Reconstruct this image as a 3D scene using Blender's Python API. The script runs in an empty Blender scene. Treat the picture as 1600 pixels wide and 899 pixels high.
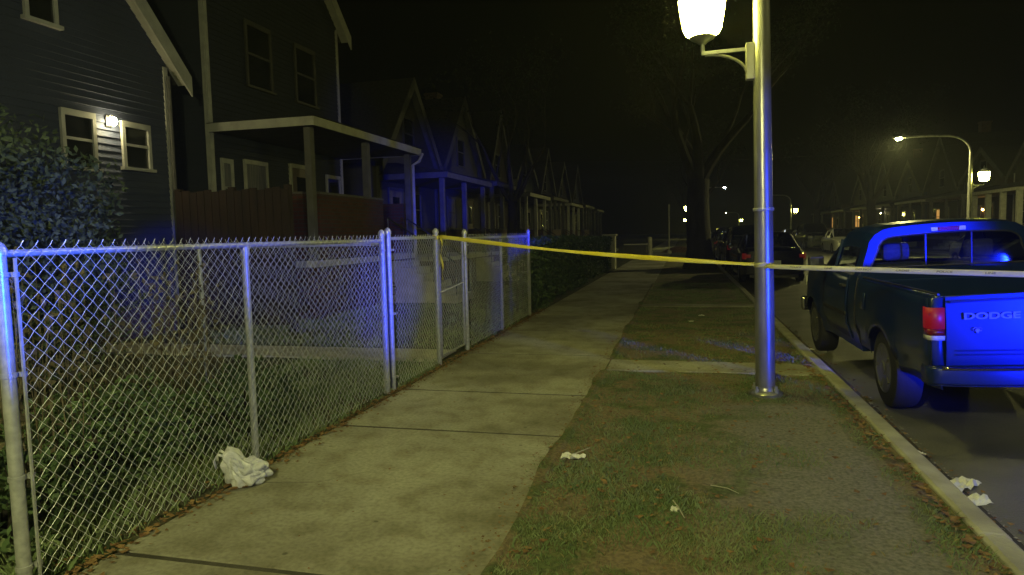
import bpy, math, random
import numpy as np
from mathutils import Vector, Matrix, noise
rnd = random.Random(7)
HAZE = .0009
S = bpy.context.scene
COL = S.collection
PI = math.pi

# ------------------------------------------------------------------ materials
def new_mat(name):
    m = bpy.data.materials.new(name); m.use_nodes = True
    nt = m.node_tree; b = nt.nodes['Principled BSDF']
    return m, nt, b

def mat(name, col, rough=.7, metal=0., col2=None, scale=6., detail=6., bump=0., bscale=None, coat=0., spec=.5, stretch=None, lo=.35, hi=.65, trans=0.):
    """procedural surface: two noise octaves drive the colour between col and col2, and a bump"""
    m, nt, b = new_mat(name)
    N, L = nt.nodes, nt.links
    b.inputs['Base Color'].default_value = (*col, 1)
    b.inputs['Roughness'].default_value = rough
    b.inputs['Metallic'].default_value = metal
    b.inputs['Coat Weight'].default_value = coat
    b.inputs['Specular IOR Level'].default_value = spec
    b.inputs['Transmission Weight'].default_value = trans
    tc = N.new('ShaderNodeTexCoord'); vec = tc.outputs['Object']
    if stretch:
        mp = N.new('ShaderNodeMapping'); mp.inputs['Scale'].default_value = stretch
        L.new(vec, mp.inputs['Vector']); vec = mp.outputs['Vector']
    if col2 is not None:
        n = N.new('ShaderNodeTexNoise'); n.inputs['Scale'].default_value = scale; n.inputs['Detail'].default_value = detail
        L.new(vec, n.inputs['Vector'])
        r = N.new('ShaderNodeValToRGB'); e = r.color_ramp.elements
        e[0].position = lo; e[0].color = (*col, 1); e[1].position = hi; e[1].color = (*col2, 1)
        L.new(n.outputs['Fac'], r.inputs['Fac']); L.new(r.outputs['Color'], b.inputs['Base Color'])
    if bump:
        n2 = N.new('ShaderNodeTexNoise'); n2.inputs['Scale'].default_value = bscale or scale * 6; n2.inputs['Detail'].default_value = 5
        L.new(vec, n2.inputs['Vector'])
        bp = N.new('ShaderNodeBump'); bp.inputs['Strength'].default_value = bump; bp.inputs['Distance'].default_value = .02
        L.new(n2.outputs['Fac'], bp.inputs['Height']); L.new(bp.outputs['Normal'], b.inputs['Normal'])
    return m

def emit(name, col, s):
    m, nt, b = new_mat(name)
    b.inputs['Base Color'].default_value = (.1, .1, .1, 1)
    b.inputs['Emission Color'].default_value = (*col, 1)
    b.inputs['Emission Strength'].default_value = s
    return m

def siding(name, col, col2, pitch=.11):
    """lapped boards: saw-tooth bump along height plus dirt"""
    m = mat(name, col, .75, 0, col2, 1.3, 8)
    nt = m.node_tree; N, L = nt.nodes, nt.links; b = N['Principled BSDF']
    tc = N.new('ShaderNodeTexCoord'); sx = N.new('ShaderNodeSeparateXYZ'); L.new(tc.outputs['Object'], sx.inputs[0])
    d = N.new('ShaderNodeMath'); d.operation = 'DIVIDE'; d.inputs[1].default_value = pitch; L.new(sx.outputs['Z'], d.inputs[0])
    fr = N.new('ShaderNodeMath'); fr.operation = 'FRACT'; L.new(d.outputs[0], fr.inputs[0])
    iv = N.new('ShaderNodeMath'); iv.operation = 'SUBTRACT'; iv.inputs[0].default_value = 1; L.new(fr.outputs[0], iv.inputs[1])
    bp = N.new('ShaderNodeBump'); bp.inputs['Strength'].default_value = 1; bp.inputs['Distance'].default_value = .03
    L.new(iv.outputs[0], bp.inputs['Height']); L.new(bp.outputs['Normal'], b.inputs['Normal'])
    return m

def brick_mat(name, c1, c2, mortar, sc=1.0):
    m, nt, b = new_mat(name); N, L = nt.nodes, nt.links
    tc = N.new('ShaderNodeTexCoord'); sx = N.new('ShaderNodeSeparateXYZ'); L.new(tc.outputs['Object'], sx.inputs[0])
    ad = N.new('ShaderNodeMath'); ad.operation = 'ADD'; L.new(sx.outputs['X'], ad.inputs[0]); L.new(sx.outputs['Y'], ad.inputs[1])
    cb = N.new('ShaderNodeCombineXYZ'); L.new(ad.outputs[0], cb.inputs['X']); L.new(sx.outputs['Z'], cb.inputs['Y'])
    br = N.new('ShaderNodeTexBrick'); L.new(cb.outputs[0], br.inputs['Vector'])
    br.inputs['Scale'].default_value = sc; br.inputs['Brick Width'].default_value = .22; br.inputs['Row Height'].default_value = .075
    br.inputs['Mortar Size'].default_value = .008
    br.inputs['Color1'].default_value = (*c1, 1); br.inputs['Color2'].default_value = (*c2, 1); br.inputs['Mortar'].default_value = (*mortar, 1)
    L.new(br.outputs['Color'], b.inputs['Base Color']); b.inputs['Roughness'].default_value = .85
    bp = N.new('ShaderNodeBump'); bp.inputs['Distance'].default_value = .01; bp.inputs['Strength'].default_value = .6; bp.invert = True
    L.new(br.outputs['Fac'], bp.inputs['Height']); L.new(bp.outputs['Normal'], b.inputs['Normal'])
    return m

def glass_mat(name, tint=(.55, .6, .6), rough=.03, refl=.12):
    m = bpy.data.materials.new(name); m.use_nodes = True
    nt = m.node_tree; N, L = nt.nodes, nt.links; N.clear()
    o = N.new('ShaderNodeOutputMaterial'); t = N.new('ShaderNodeBsdfTransparent'); g = N.new('ShaderNodeBsdfGlossy')
    t.inputs['Color'].default_value = (*tint, 1); g.inputs['Roughness'].default_value = rough
    f = N.new('ShaderNodeFresnel'); f.inputs['IOR'].default_value = 1.5
    a = N.new('ShaderNodeMath'); a.operation = 'ADD'; a.inputs[1].default_value = refl * .3; L.new(f.outputs[0], a.inputs[0])
    x = N.new('ShaderNodeMixShader'); L.new(a.outputs[0], x.inputs['Fac']); L.new(t.outputs[0], x.inputs[1]); L.new(g.outputs[0], x.inputs[2])
    L.new(x.outputs[0], o.inputs['Surface'])
    return m

LAMPCOL = (1.0, .97, .17)
M = {}
M['galv'] = mat('galvanised steel', (.31, .32, .35), .34, .35, (.42, .43, .46), 30, 4, .05)
M['wire'] = mat('zinc wire', (.38, .40, .45), .45, .25, (.5, .52, .56), 12, 4)
M['pole'] = mat('weathered aluminium', (.22, .22, .21), .32, .6, (.34, .34, .32), 9, 5, .06, 40, stretch=(1, 1, .3))
M['lampglass'] = emit('lit lamp globe', LAMPCOL, 118)
M['cobraglass'] = emit('lit cobra lens', (1, .95, .30), 150)
M['cobrafar'] = emit('lit white lens', (.85, .95, 1), 200)
M['porchlight'] = emit('lit porch bulb', (1, .86, .42), 170)
M['amber'] = emit('lit amber bulb', (1, .55, .12), 60)
M['litwin'] = emit('lit curtained window', (1, .5, .12), .5)
M['dark'] = mat('black rubber', (.015, .015, .016), .8, bump=.2, bscale=60)
M['plastic'] = mat('black plastic', (.02, .02, .022), .45)
M['chrome'] = mat('chrome', (.6, .6, .62), .15, 1., bump=.02, bscale=20)
M['rim'] = mat('steel wheel', (.16, .16, .165), .35, .7, (.22, .22, .22), 14)
M['truck'] = mat('dark blue green truck paint', (.005, .018, .085), .36, .25, (.006, .022, .1), 2.5, 4, coat=.5)
M['bedliner'] = mat('worn bed floor', (.03, .04, .045), .7, .1, (.06, .06, .06), 7, 6, .2)
M['paint_black'] = mat('black car paint', (.012, .012, .014), .25, .2, (.018, .018, .02), 3, coat=.8)
M['paint_green'] = mat('dark green car paint', (.02, .03, .025), .25, .2, (.03, .04, .03), 3, coat=.8)
M['paint_silver'] = mat('silver car paint', (.33, .35, .38), .3, .5, (.38, .4, .42), 3, coat=.8)
M['paint_tan'] = mat('tan car paint', (.36, .34, .27), .3, .3, (.4, .38, .3), 3, coat=.8)
M['paint_white'] = mat('white car paint', (.7, .7, .66), .3, .0, (.75, .75, .7), 3, coat=.8)
M['autoglass'] = glass_mat('car glass')
M['cloth_seat'] = mat('grey seat cloth', (.09, .09, .1), .9, 0, (.13, .13, .14), 30, bump=.2)
M['taillens'] = mat('red lens', (.2, .004, .008), .2, 0, (.13, .004, .006), 60, 2, .4, 60, coat=1)
M['tail_lit'] = emit('lit red lens', (1, .02, .02), .05); M['tail_truck'] = emit('glowing red lens', (1, .01, .04), .12); M['tail_truck'].node_tree.nodes['Principled BSDF'].inputs['Base Color'].default_value = (.16, .002, .006, 1)
M['head'] = mat('clear lamp lens', (.7, .7, .7), .12, .4, coat=1)
M['white_lens'] = mat('white reversing lens', (.45, .45, .48), .3, 0, coat=1)
M['plate'] = mat('white licence plate', (.62, .64, .68), .5, 0, (.5, .52, .56), 30)
M['plate_ink'] = mat('dark blue ink', (.03, .04, .12), .5)
M['letters'] = mat('faded silver lettering', (.1, .12, .34), .5, .2)
M['tape'] = mat('yellow barrier tape', (.82, .72, .06), .35, 0, (.86, .80, .16), 5, 4, .1)
_n = M['tape'].node_tree; _t = _n.nodes.new('ShaderNodeBsdfTranslucent'); _t.inputs['Color'].default_value = (.9, .8, .12, 1)
_x = _n.nodes.new('ShaderNodeMixShader'); _x.inputs[0].default_value = .45
_n.links.new(_n.nodes['Principled BSDF'].outputs[0], _x.inputs[1]); _n.links.new(_t.outputs[0], _x.inputs[2]); _n.links.new(_x.outputs[0], _n.nodes['Material Output'].inputs['Surface'])
M['tape_ink'] = mat('faded black tape ink', (.16, .15, .08), .6)
M['conc'] = None
M['kerb'] = mat('kerb concrete', (.26, .25, .22), .85, 0, (.4, .39, .34), 3.5, 10, .5, 60)
M['slab'] = mat('pale footing concrete', (.32, .31, .27), .85, 0, (.42, .41, .36), 5, 8, .4, 60)
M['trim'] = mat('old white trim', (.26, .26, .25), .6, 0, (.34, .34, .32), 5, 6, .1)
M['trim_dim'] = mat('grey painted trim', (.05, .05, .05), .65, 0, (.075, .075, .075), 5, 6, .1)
M['trim_shade'] = mat('shade darkened trim', (.03, .03, .032), .6, 0, (.045, .045, .045), 5)  # trim with night shade put into its colour, for upper windows
M['roof'] = mat('dark shingles', (.025, .025, .027), .9, 0, (.045, .043, .04), 14, 8, .6, 50)
M['pane'] = mat('dark window glass', (.01, .012, .015), .06, 0, (.02, .022, .025), 2, bump=.02, bscale=3, spec=.8)
M['curtain'] = mat('pale curtain', (.10, .10, .12), .9, 0, (.17, .17, .2), 3, 3, .4, 6, stretch=(1, 9, .5))
M['door'] = mat('painted door', (.09, .07, .06), .5, 0, (.13, .1, .08), 4)
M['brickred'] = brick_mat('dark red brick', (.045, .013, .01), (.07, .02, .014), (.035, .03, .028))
M['brickbrown'] = brick_mat('brown brick', (.09, .06, .045), (.13, .08, .05), (.1, .09, .08))
M['fencewood'] = mat('stained fence wood', (.014, .008, .007), .85, 0, (.026, .013, .01), 5, 8, .4, 20, stretch=(1, 1, .2))
M['bark'] = mat('rough bark', (.016, .014, .012), .95, 0, (.03, .026, .023), 5, 9, 1., 14, stretch=(1, 1, .3))
M['leafgreen'] = mat('evergreen leaves', (.03, .06, .025), .7, 0, (.06, .1, .04), 3)
M['leafdark'] = mat('dark hedge leaves', (.05, .075, .05), .8, 0, (.085, .115, .075), 2.5)
M['leafpale'] = mat('pale garden leaves', (.07, .13, .05), .65, 0, (.12, .18, .08), 4)
M['treeleaf'] = mat('dark tree leaves', (.008, .014, .006), .95, 0, (.014, .02, .009), 3)
M['stem'] = mat('dried stems', (.07, .058, .04), .9, 0, (.12, .1, .07), 6)
M['dryleaf'] = mat('dry brown leaves', (.09, .042, .02), .85, 0, (.26, .16, .075), 14, 3)
M['bag'] = mat('thin white plastic bag', (.42, .43, .50), .3, 0, (.55, .55, .6), 6, bump=.3, bscale=12)
M['paper'] = mat('dirty white paper', (.6, .6, .58), .8, 0, (.75, .75, .72), 18, bump=.3)
M['cardboard'] = mat('brown cardboard', (.26, .18, .1), .85, 0, (.34, .24, .14), 8, bump=.2)
M['rock'] = mat('pale stone', (.34, .32, .28), .9, 0, (.45, .43, .38), 9, bump=.6)

def side(name, c):
    return siding(name, c, tuple(v * 1.25 for v in c))
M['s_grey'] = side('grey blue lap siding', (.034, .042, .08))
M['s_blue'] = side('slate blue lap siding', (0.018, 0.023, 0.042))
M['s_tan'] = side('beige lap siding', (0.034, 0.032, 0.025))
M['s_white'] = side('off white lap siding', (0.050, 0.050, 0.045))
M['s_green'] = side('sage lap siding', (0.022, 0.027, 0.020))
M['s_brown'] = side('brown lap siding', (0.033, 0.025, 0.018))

# concrete walk: big stains, fine grain, scattered dark spots
def walk_mat():
    m, nt, b = new_mat('old sidewalk concrete'); N, L = nt.nodes, nt.links
    g = N.new('ShaderNodeNewGeometry')
    n1 = N.new('ShaderNodeTexNoise'); n1.inputs['Scale'].default_value = .62; n1.inputs['Detail'].default_value = 9; n1.inputs['Roughness'].default_value = .62
    n2 = N.new('ShaderNodeTexNoise'); n2.inputs['Scale'].default_value = 38; n2.inputs['Detail'].default_value = 4
    n3 = N.new('ShaderNodeTexNoise'); n3.inputs['Scale'].default_value = 5; n3.inputs['Detail'].default_value = 6
    for n in (n1, n2, n3): L.new(g.outputs['Position'], n.inputs['Vector'])
    r = N.new('ShaderNodeValToRGB'); e = r.color_ramp.elements
    e[0].position = .40; e[0].color = (.17, .16, .13, 1); e[1].position = .60; e[1].color = (.33, .325, .29, 1)
    L.new(n1.outputs['Fac'], r.inputs['Fac'])
    r2 = N.new('ShaderNodeValToRGB'); e = r2.color_ramp.elements
    e[0].position = .25; e[0].color = (.72, .72, .72, 1); e[1].position = .6; e[1].color = (1.08, 1.08, 1.08, 1)
    L.new(n2.outputs['Fac'], r2.inputs['Fac'])
    r3 = N.new('ShaderNodeValToRGB'); e = r3.color_ramp.elements
    e[0].position = .36; e[0].color = (.84, .82, .78, 1); e[1].position = .50; e[1].color = (1, 1, 1, 1)
    L.new(n3.outputs['Fac'], r3.inputs['Fac'])
    a = N.new('ShaderNodeMixRGB'); a.blend_type = 'MULTIPLY'; a.inputs[0].default_value = 1
    c = N.new('ShaderNodeMixRGB'); c.blend_type = 'MULTIPLY'; c.inputs[0].default_value = 1
    L.new(r.outputs[0], a.inputs[1]); L.new(r2.outputs[0], a.inputs[2]); L.new(a.outputs[0], c.inputs[1]); L.new(r3.outputs[0], c.inputs[2])
    vo = N.new('ShaderNodeTexVoronoi'); vo.inputs['Scale'].default_value = 4.5; L.new(g.outputs['Position'], vo.inputs['Vector'])
    rv = N.new('ShaderNodeValToRGB'); e = rv.color_ramp.elements; e[0].position = .045; e[0].color = (.45, .44, .42, 1); e[1].position = .075; e[1].color = (1, 1, 1, 1)
    L.new(vo.outputs['Distance'], rv.inputs['Fac'])
    c2_ = N.new('ShaderNodeMixRGB'); c2_.blend_type = 'MULTIPLY'; c2_.inputs[0].default_value = .8
    L.new(c.outputs[0], c2_.inputs[1]); L.new(rv.outputs[0], c2_.inputs[2]); c = c2_
    L.new(c.outputs[0], b.inputs['Base Color']); b.inputs['Roughness'].default_value = .88
    bp = N.new('ShaderNodeBump'); bp.inputs['Strength'].default_value = .5; bp.inputs['Distance'].default_value = .01
    L.new(n2.outputs['Fac'], bp.inputs['Height']); L.new(bp.outputs['Normal'], b.inputs['Normal'])
    return m
M['conc'] = walk_mat()
def soil_mat(name, bare_x=None, green=(.075, .10, .04), dirt=(.17, .13, .09), gray=(.175, .168, .157)):
    """patchy turf soil; worn grey earth grows towards the kerb when bare_x is set"""
    m, nt, b = new_mat(name); N, L = nt.nodes, nt.links
    g = N.new('ShaderNodeNewGeometry')
    n1 = N.new('ShaderNodeTexNoise'); n1.inputs['Scale'].default_value = 2.2; n1.inputs['Detail'].default_value = 10; n1.inputs['Roughness'].default_value = .68
    n2 = N.new('ShaderNodeTexNoise'); n2.inputs['Scale'].default_value = 45; n2.inputs['Detail'].default_value = 6
    for n in (n1, n2): L.new(g.outputs['Position'], n.inputs['Vector'])
    r = N.new('ShaderNodeValToRGB'); e = r.color_ramp.elements
    e[0].position = .44; e[0].color = (*green, 1); e[1].position = .54; e[1].color = (*dirt, 1)
    L.new(n1.outputs['Fac'], r.inputs['Fac'])
    out = r.outputs[0]
    if bare_x is not None:
        sx = N.new('ShaderNodeSeparateXYZ'); L.new(g.outputs['Position'], sx.inputs[0])
        ad = N.new('ShaderNodeMath'); ad.operation = 'MULTIPLY_ADD'; ad.inputs[1].default_value = 2.0; L.new(n1.outputs['Fac'], ad.inputs[0]); L.new(sx.outputs['X'], ad.inputs[2])
        mr = N.new('ShaderNodeMapRange'); mr.inputs['From Min'].default_value = bare_x + .7; mr.inputs['From Max'].default_value = bare_x + 1.3
        L.new(ad.outputs[0], mr.inputs['Value'])
        # worn earth stops where the next plot's turf begins and just short of the kerb
        my = N.new('ShaderNodeMapRange'); my.inputs['From Min'].default_value = 6.15; my.inputs['From Max'].default_value = 6.0; L.new(sx.outputs['Y'], my.inputs['Value'])
        mk = N.new('ShaderNodeMapRange'); mk.inputs['From Min'].default_value = 1.28; mk.inputs['From Max'].default_value = 1.12; L.new(sx.outputs['X'], mk.inputs['Value'])
        p1 = N.new('ShaderNodeMath'); p1.operation = 'MULTIPLY'; L.new(mr.outputs[0], p1.inputs[0]); L.new(my.outputs[0], p1.inputs[1])
        p2 = N.new('ShaderNodeMath'); p2.operation = 'MULTIPLY'; L.new(p1.outputs[0], p2.inputs[0]); L.new(mk.outputs[0], p2.inputs[1])
        mx = N.new('ShaderNodeMixRGB'); mx.inputs[2].default_value = (*gray, 1)
        L.new(p2.outputs[0], mx.inputs[0]); L.new(out, mx.inputs[1]); out = mx.outputs[0]
    r2 = N.new('ShaderNodeValToRGB'); e = r2.color_ramp.elements
    e[0].position = .3; e[0].color = (.55, .55, .55, 1); e[1].position = .65; e[1].color = (1.15, 1.15, 1.15, 1)
    L.new(n2.outputs['Fac'], r2.inputs['Fac'])
    c = N.new('ShaderNodeMixRGB'); c.blend_type = 'MULTIPLY'; c.inputs[0].default_value = 1
    L.new(out, c.inputs[1]); L.new(r2.outputs[0], c.inputs[2]); L.new(c.outputs[0], b.inputs['Base Color'])
    b.inputs['Roughness'].default_value = .95
    bp = N.new('ShaderNodeBump'); bp.inputs['Strength'].default_value = .9; bp.inputs['Distance'].default_value = .02
    L.new(n2.outputs['Fac'], bp.inputs['Height']); L.new(bp.outputs['Normal'], b.inputs['Normal'])
    return m
M['soil'] = soil_mat('patchy parkway turf', .35)
M['lawn'] = soil_mat('front yard turf', None, (.035, .055, .025), (.07, .065, .045))
M['asphalt'] = mat('worn asphalt', (.085, .083, .072), .58, 0, (.14, .136, .12), 1.6, 10, .6, 70)
M['gutter'] = mat('gutter grit', (.022, .02, .018), .9, 0, (.06, .055, .05), 4, 9, .6, 60)

# ------------------------------------------------------------------ mesh builder
class MB:
    def __init__(s): s.v = []; s.f = []
    def add(s, vs, fs):
        o = len(s.v); s.v += [tuple(v) for v in vs]; s.f += [tuple(i + o for i in f) for f in fs]; return s
    def box(s, x0, x1, y0, y1, z0, z1, T=None):
        vs = [(x, y, z) for x in (x0, x1) for y in (y0, y1) for z in (z0, z1)]
        if T: vs = [T @ Vector(v) for v in vs]
        return s.add(vs, [(0, 1, 3, 2), (4, 6, 7, 5), (0, 4, 5, 1), (2, 3, 7, 6), (0, 2, 6, 4), (1, 5, 7, 3)])
    def beam(s, a, b, w, h=None, up=(0, 0, 1)):
        a, b = Vector(a), Vector(b); h = h or w; d = (b - a).normalized(); u = Vector(up)
        if abs(d.dot(u)) > .98: u = Vector((1, 0, 0))
        x = d.cross(u).normalized() * w / 2; y = x.cross(d).normalized() * h / 2
        vs = [p + i * x + j * y for p in (a, b) for i, j in ((-1, -1), (1, -1), (1, 1), (-1, 1))]
        return s.add(vs, [(0, 3, 2, 1), (4, 5, 6, 7), (0, 1, 5, 4), (1, 2, 6, 5), (2, 3, 7, 6), (3, 0, 4, 7)])
    def tube(s, path, r, n=8, cap=True):
        path = [Vector(p) for p in path]; rr = r if isinstance(r, (list, tuple)) else [r] * len(path)
        vs = []; prev = None
        for i, p in enumerate(path):
            d = (path[min(i + 1, len(path) - 1)] - path[max(i - 1, 0)]).normalized()
            if prev is None:
                u = Vector((0, 0, 1)) if abs(d.z) < .9 else Vector((1, 0, 0))
                x = d.cross(u).normalized()
            else:
                x = (prev - d * prev.dot(d)).normalized()
            prev = x; y = d.cross(x)
            vs += [p + (x * math.cos(2 * PI * k / n) + y * math.sin(2 * PI * k / n)) * rr[i] for k in range(n)]
        fs = [(i * n + k, i * n + (k + 1) % n, (i + 1) * n + (k + 1) % n, (i + 1) * n + k) for i in range(len(path) - 1) for k in range(n)]
        if cap: fs += [tuple(reversed(range(n))), tuple(range((len(path) - 1) * n, len(path) * n))]
        return s.add(vs, fs)
    def lathe(s, prof, c=(0, 0, 0), n=24, axis='z'):
        vs = []
        for r, h in prof:
            for k in range(n):
                a = 2 * PI * k / n; p = (r * math.cos(a), r * math.sin(a), h)
                if axis == 'x': p = (h, p[0], p[1])
                vs.append((p[0] + c[0], p[1] + c[1], p[2] + c[2]))
        fs = [(i * n + k, i * n + (k + 1) % n, (i + 1) * n + (k + 1) % n, (i + 1) * n + k) for i in range(len(prof) - 1) for k in range(n)]
        fs += [tuple(reversed(range(n))), tuple(range((len(prof) - 1) * n, len(prof) * n))]
        return s.add(vs, fs)
    def prism(s, poly, a, b, axis='x'):
        """poly = (u,v) outline, extruded from a to b along axis (x: u=y v=z, y: u=x v=z, z: u=x v=y)"""
        mp = {'x': lambda u, v, t: (t, u, v), 'y': lambda u, v, t: (u, t, v), 'z': lambda u, v, t: (u, v, t)}[axis]
        n = len(poly); vs = [mp(u, v, a) for u, v in poly] + [mp(u, v, b) for u, v in poly]
        return s.add(vs, [tuple(range(n)), tuple(reversed(range(n, 2 * n)))] + [(i, i + n, (i + 1) % n + n, (i + 1) % n) for i in range(n)])
    def grid(s, rows, closed=False):
        n = len(rows[0]); vs = [p for r in rows for p in r]
        fs = [(i * n + j, i * n + j + 1, (i + 1) * n + j + 1, (i + 1) * n + j) for i in range(len(rows) - 1) for j in range(n - 1)]
        return s.add(vs, fs)
    def build(s, name, m, parent=None, smooth=False, bevel=0, solid=0, loc=None):
        me = bpy.data.meshes.new(name); me.from_pydata(s.v, [], s.f); me.update()
        import bmesh
        bm = bmesh.new(); bm.from_mesh(me); bmesh.ops.recalc_face_normals(bm, faces=bm.faces); bm.to_mesh(me); bm.free()
        if smooth:
            for p in me.polygons: p.use_smooth = True
            try: me.set_sharp_from_angle(angle=math.radians(38))
            except Exception: pass
        me.materials.append(M[m] if isinstance(m, str) else m)
        o = bpy.data.objects.new(name, me); COL.objects.link(o)
        if parent: o.parent = parent
        if loc: o.location = loc
        if solid:
            md = o.modifiers.new('thick', 'SOLIDIFY'); md.thickness = solid; md.offset = -1
        if bevel:
            md = o.modifiers.new('edge', 'BEVEL'); md.width = bevel; md.segments = 2; md.limit_method = 'ANGLE'; md.angle_limit = math.radians(40)
        return o

def quick(name, vs, fs, m, parent=None):
    me = bpy.data.meshes.new(name); me.from_pydata(vs, [], fs); me.update(); me.materials.append(M[m])
    o = bpy.data.objects.new(name, me); COL.objects.link(o)
    if parent: o.parent = parent
    return o

def tag(o, label=None, cat=None, group=None, kind=None):
    if label: o['label'] = label
    if cat: o['category'] = cat
    if group: o['group'] = group
    if kind: o['kind'] = kind
    return o
def empty(name, loc=(0, 0, 0), rot=(0, 0, 0)):
    o = bpy.data.objects.new(name, None); o.location = loc; o.rotation_euler = rot; o.empty_display_size = .2
    COL.objects.link(o); return o
def copy_tree(o, parent=None):
    c = o.copy(); COL.objects.link(c); c.parent = parent
    for ch in list(o.children): copy_tree(ch, c)
    return c
def text_mesh(body, size, name, m, parent, mtx, ext=.002, sx=1.0, bold=.0):
    cu = bpy.data.curves.new(name, 'FONT'); cu.body = body; cu.size = size; cu.extrude = ext; cu.align_x = 'CENTER'; cu.align_y = 'CENTER'; cu.offset = bold
    t = bpy.data.objects.new('tmp', cu); COL.objects.link(t)
    me = bpy.data.meshes.new_from_object(t.evaluated_get(bpy.context.evaluated_depsgraph_get()))
    bpy.data.objects.remove(t)
    me.transform(mtx @ Matrix.Diagonal((sx, 1, 1, 1)))
    me.materials.clear(); me.materials.append(M[m])
    o = bpy.data.objects.new(name, me); COL.objects.link(o); o.parent = parent
    return o

# ------------------------------------------------------------------ ground, walks, road
def road_z(x):
    x0, x1 = 1.53, 10.5
    t = (x - x0) / (x1 - x0)
    return -.135 + .17 * math.sin(PI * min(max(t, 0), 1)) ** .8 if 0 <= t <= 1 else -.135
YN, YF = -30, 190
tag(MB().box(-400, 400, -300, 500, -1.4, -.45).build('ground', 'lawn'), kind='structure')
def strip(name, x0, x1, m, z, y0=YN, y1=YF, amp=.0, dx=.25, dy=.25, near=16):
    ys = [y0]
    while ys[-1] < y1: ys.append(min(y1, ys[-1] + (dy if -1 < ys[-1] < near else 3)))
    xs = np.linspace(x0, x1, max(2, int((x1 - x0) / dx) + 1))
    rows = []
    for y in ys:
        rows.append([(x, y, z + (amp * noise.noise(Vector((x * 1.5, y * 1.5, 3))) if 0 < i < len(xs) - 1 else 0)) for i, x in enumerate(xs)])
    return tag(MB().grid(rows).build(name, m, smooth=True), kind='structure')
strip('front_lawn', -42, -2.66, 'lawn', -.012, amp=.02, dx=.4, dy=.4)
strip('parkway', -.86, 1.38, 'soil', -.012, amp=.022, dx=.09, dy=.09, near=12)
strip('far_parkway', 10.68, 12.6, 'lawn', -.01)
strip('far_front_lawn', 14.3, 60, 'lawn', -.01, dx=4)
# sidewalk: separately cast slabs, one object
sw = MB()
js = [-30 + 1.9 * i for i in range(17)] + [2.59, 4.82, 6.1]
y = 6.1
while y < 185: y += 2.05; js.append(y)
js = sorted(set(j for j in js if j < 2.3 or j >= 2.59))
for a, b in zip(js[:-1], js[1:]):
    g = .017
    t = rnd.uniform(-.004, .004)
    n = 3
    x0, x1 = -2.70, -.84
    vs = [(x0, a + g, -.004 + t), (x1, a + g, -.004 - t), (x1, b - g, -.004 + t * .5), (x0, b - g, -.004 - t * .5)]
    low = [(p[0], p[1], -.12) for p in vs]
    ins = [(p[0] + (.01 if p[0] < -1.5 else -.01), p[1] + (.006 if k < 2 else -.006), p[2] + .003) for k, p in enumerate(vs)]
    sw.add(low + vs + ins, [(0, 1, 5, 4), (1, 2, 6, 5), (2, 3, 7, 6), (3, 0, 4, 7), (4, 5, 9, 8), (5, 6, 10, 9), (6, 7, 11, 10), (7, 4, 8, 11), (8, 9, 10, 11)])
tag(sw.build('sidewalk', 'conc'), kind='structure')
fj = MB()
for j in js: fj.box(-2.69, -.85, j - .0165, j + .0165, -.1, -.0045)
tag(fj.build('sidewalk_joints', 'gutter'), kind='structure')
tag(MB().box(12.6, 14.3, YN, YF, -.1, .004).build('far_sidewalk', 'conc'), kind='structure')
cw = MB()
for a, b in ((7.32, 7.9), (13.75, 14.15)):
    cw.prism([(-.83, -.1), (-.83, .006), (1.385, .006), (1.385, -.1)], a, b, 'y')
tag(cw.build('crossing_walk', 'conc', bevel=.012), kind='structure')
tag(MB().box(-8.2, -2.9, 7.55, 8.3, -.08, .012).build('garden_path', 'slab', bevel=.01), kind='structure')
rows = []
for k in range(460):
    yy = 1.5 + k * .04
    if 7.28 < yy < 7.94: e = .0
    else: e = .02 + .07 * max(0, .35 + noise.noise(Vector((yy * .8, 0, 2))) + .3 * noise.noise(Vector((yy * 3, 1, 2))))
    rows.append([(-.845 - e, yy, -.004), (-.845 - e * .85, yy, .003 + .002 * noise.noise(Vector((yy * 9, 0, 0)))), (-.84, yy, .008), (-.80, yy, -.02)])
tag(MB().grid(rows).build('edge_soil', 'soil', smooth=True), kind='structure')
ck = MB()
for (x, y, a, n_) in ((-2.65, 3.6, -.2, 26), (-1.2, 5.0, 1.3, 18), (-2.1, 6.9, .4, 22), (-1.0, 9.2, 2.4, 24), (-2.5, 11, .2, 22)):
    P_ = [Vector((x, y, .0025))]
    for k in range(n_): a += rnd.uniform(-.5, .5) * .7; P_.append(P_[-1] + Vector((math.cos(a), math.sin(a), 0)) * .045)
    P_ = [p for p in P_ if -2.68 < p.x < -.9]
    if len(P_) > 3:
        lf = [p + Vector((0, .0035 * (1 - i / len(P_)), 0)) for i, p in enumerate(P_)]; rt = [p - Vector((0, .0035 * (1 - i / len(P_)), 0)) for i, p in enumerate(P_)]
        ck.grid([lf, rt])
tag(ck.build('sidewalk_cracks', 'gutter'), kind='structure')
# kerb stones with slightly uneven joints
def kerb(name, x0, x1):
    kb = MB(); y = YN
    while y < YF:
        L = 2.4 if y < 40 else 6
        w = rnd.uniform(-.006, .006)
        kb.prism([(x0 + w, -.4), (x0 + w, .004), (x0 + .02 + w, .014), (x1 - .035 + w, .012), (x1 - .008 + w, -.012), (x1 + w, -.4)], y + .005, y + L - .005, 'y'); y += L
    return tag(kb.build(name, 'kerb', bevel=.006), kind='structure')
kerb('kerb', 1.375, 1.53); kerb('far_kerb', 10.5, 10.68)
rows = []
ys = list(np.arange(YN, 30, 1.0)) + list(np.arange(30, YF + 1, 8.0))
xs = np.linspace(1.5, 10.52, 37)
tag(MB().grid([[(x, yy, road_z(x) + .004 * noise.noise(Vector((x, yy * .5, 0)))) for x in xs] for yy in ys]).build('road', 'asphalt', smooth=True), kind='structure')
xs = np.linspace(1.53, 1.68, 5)
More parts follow.
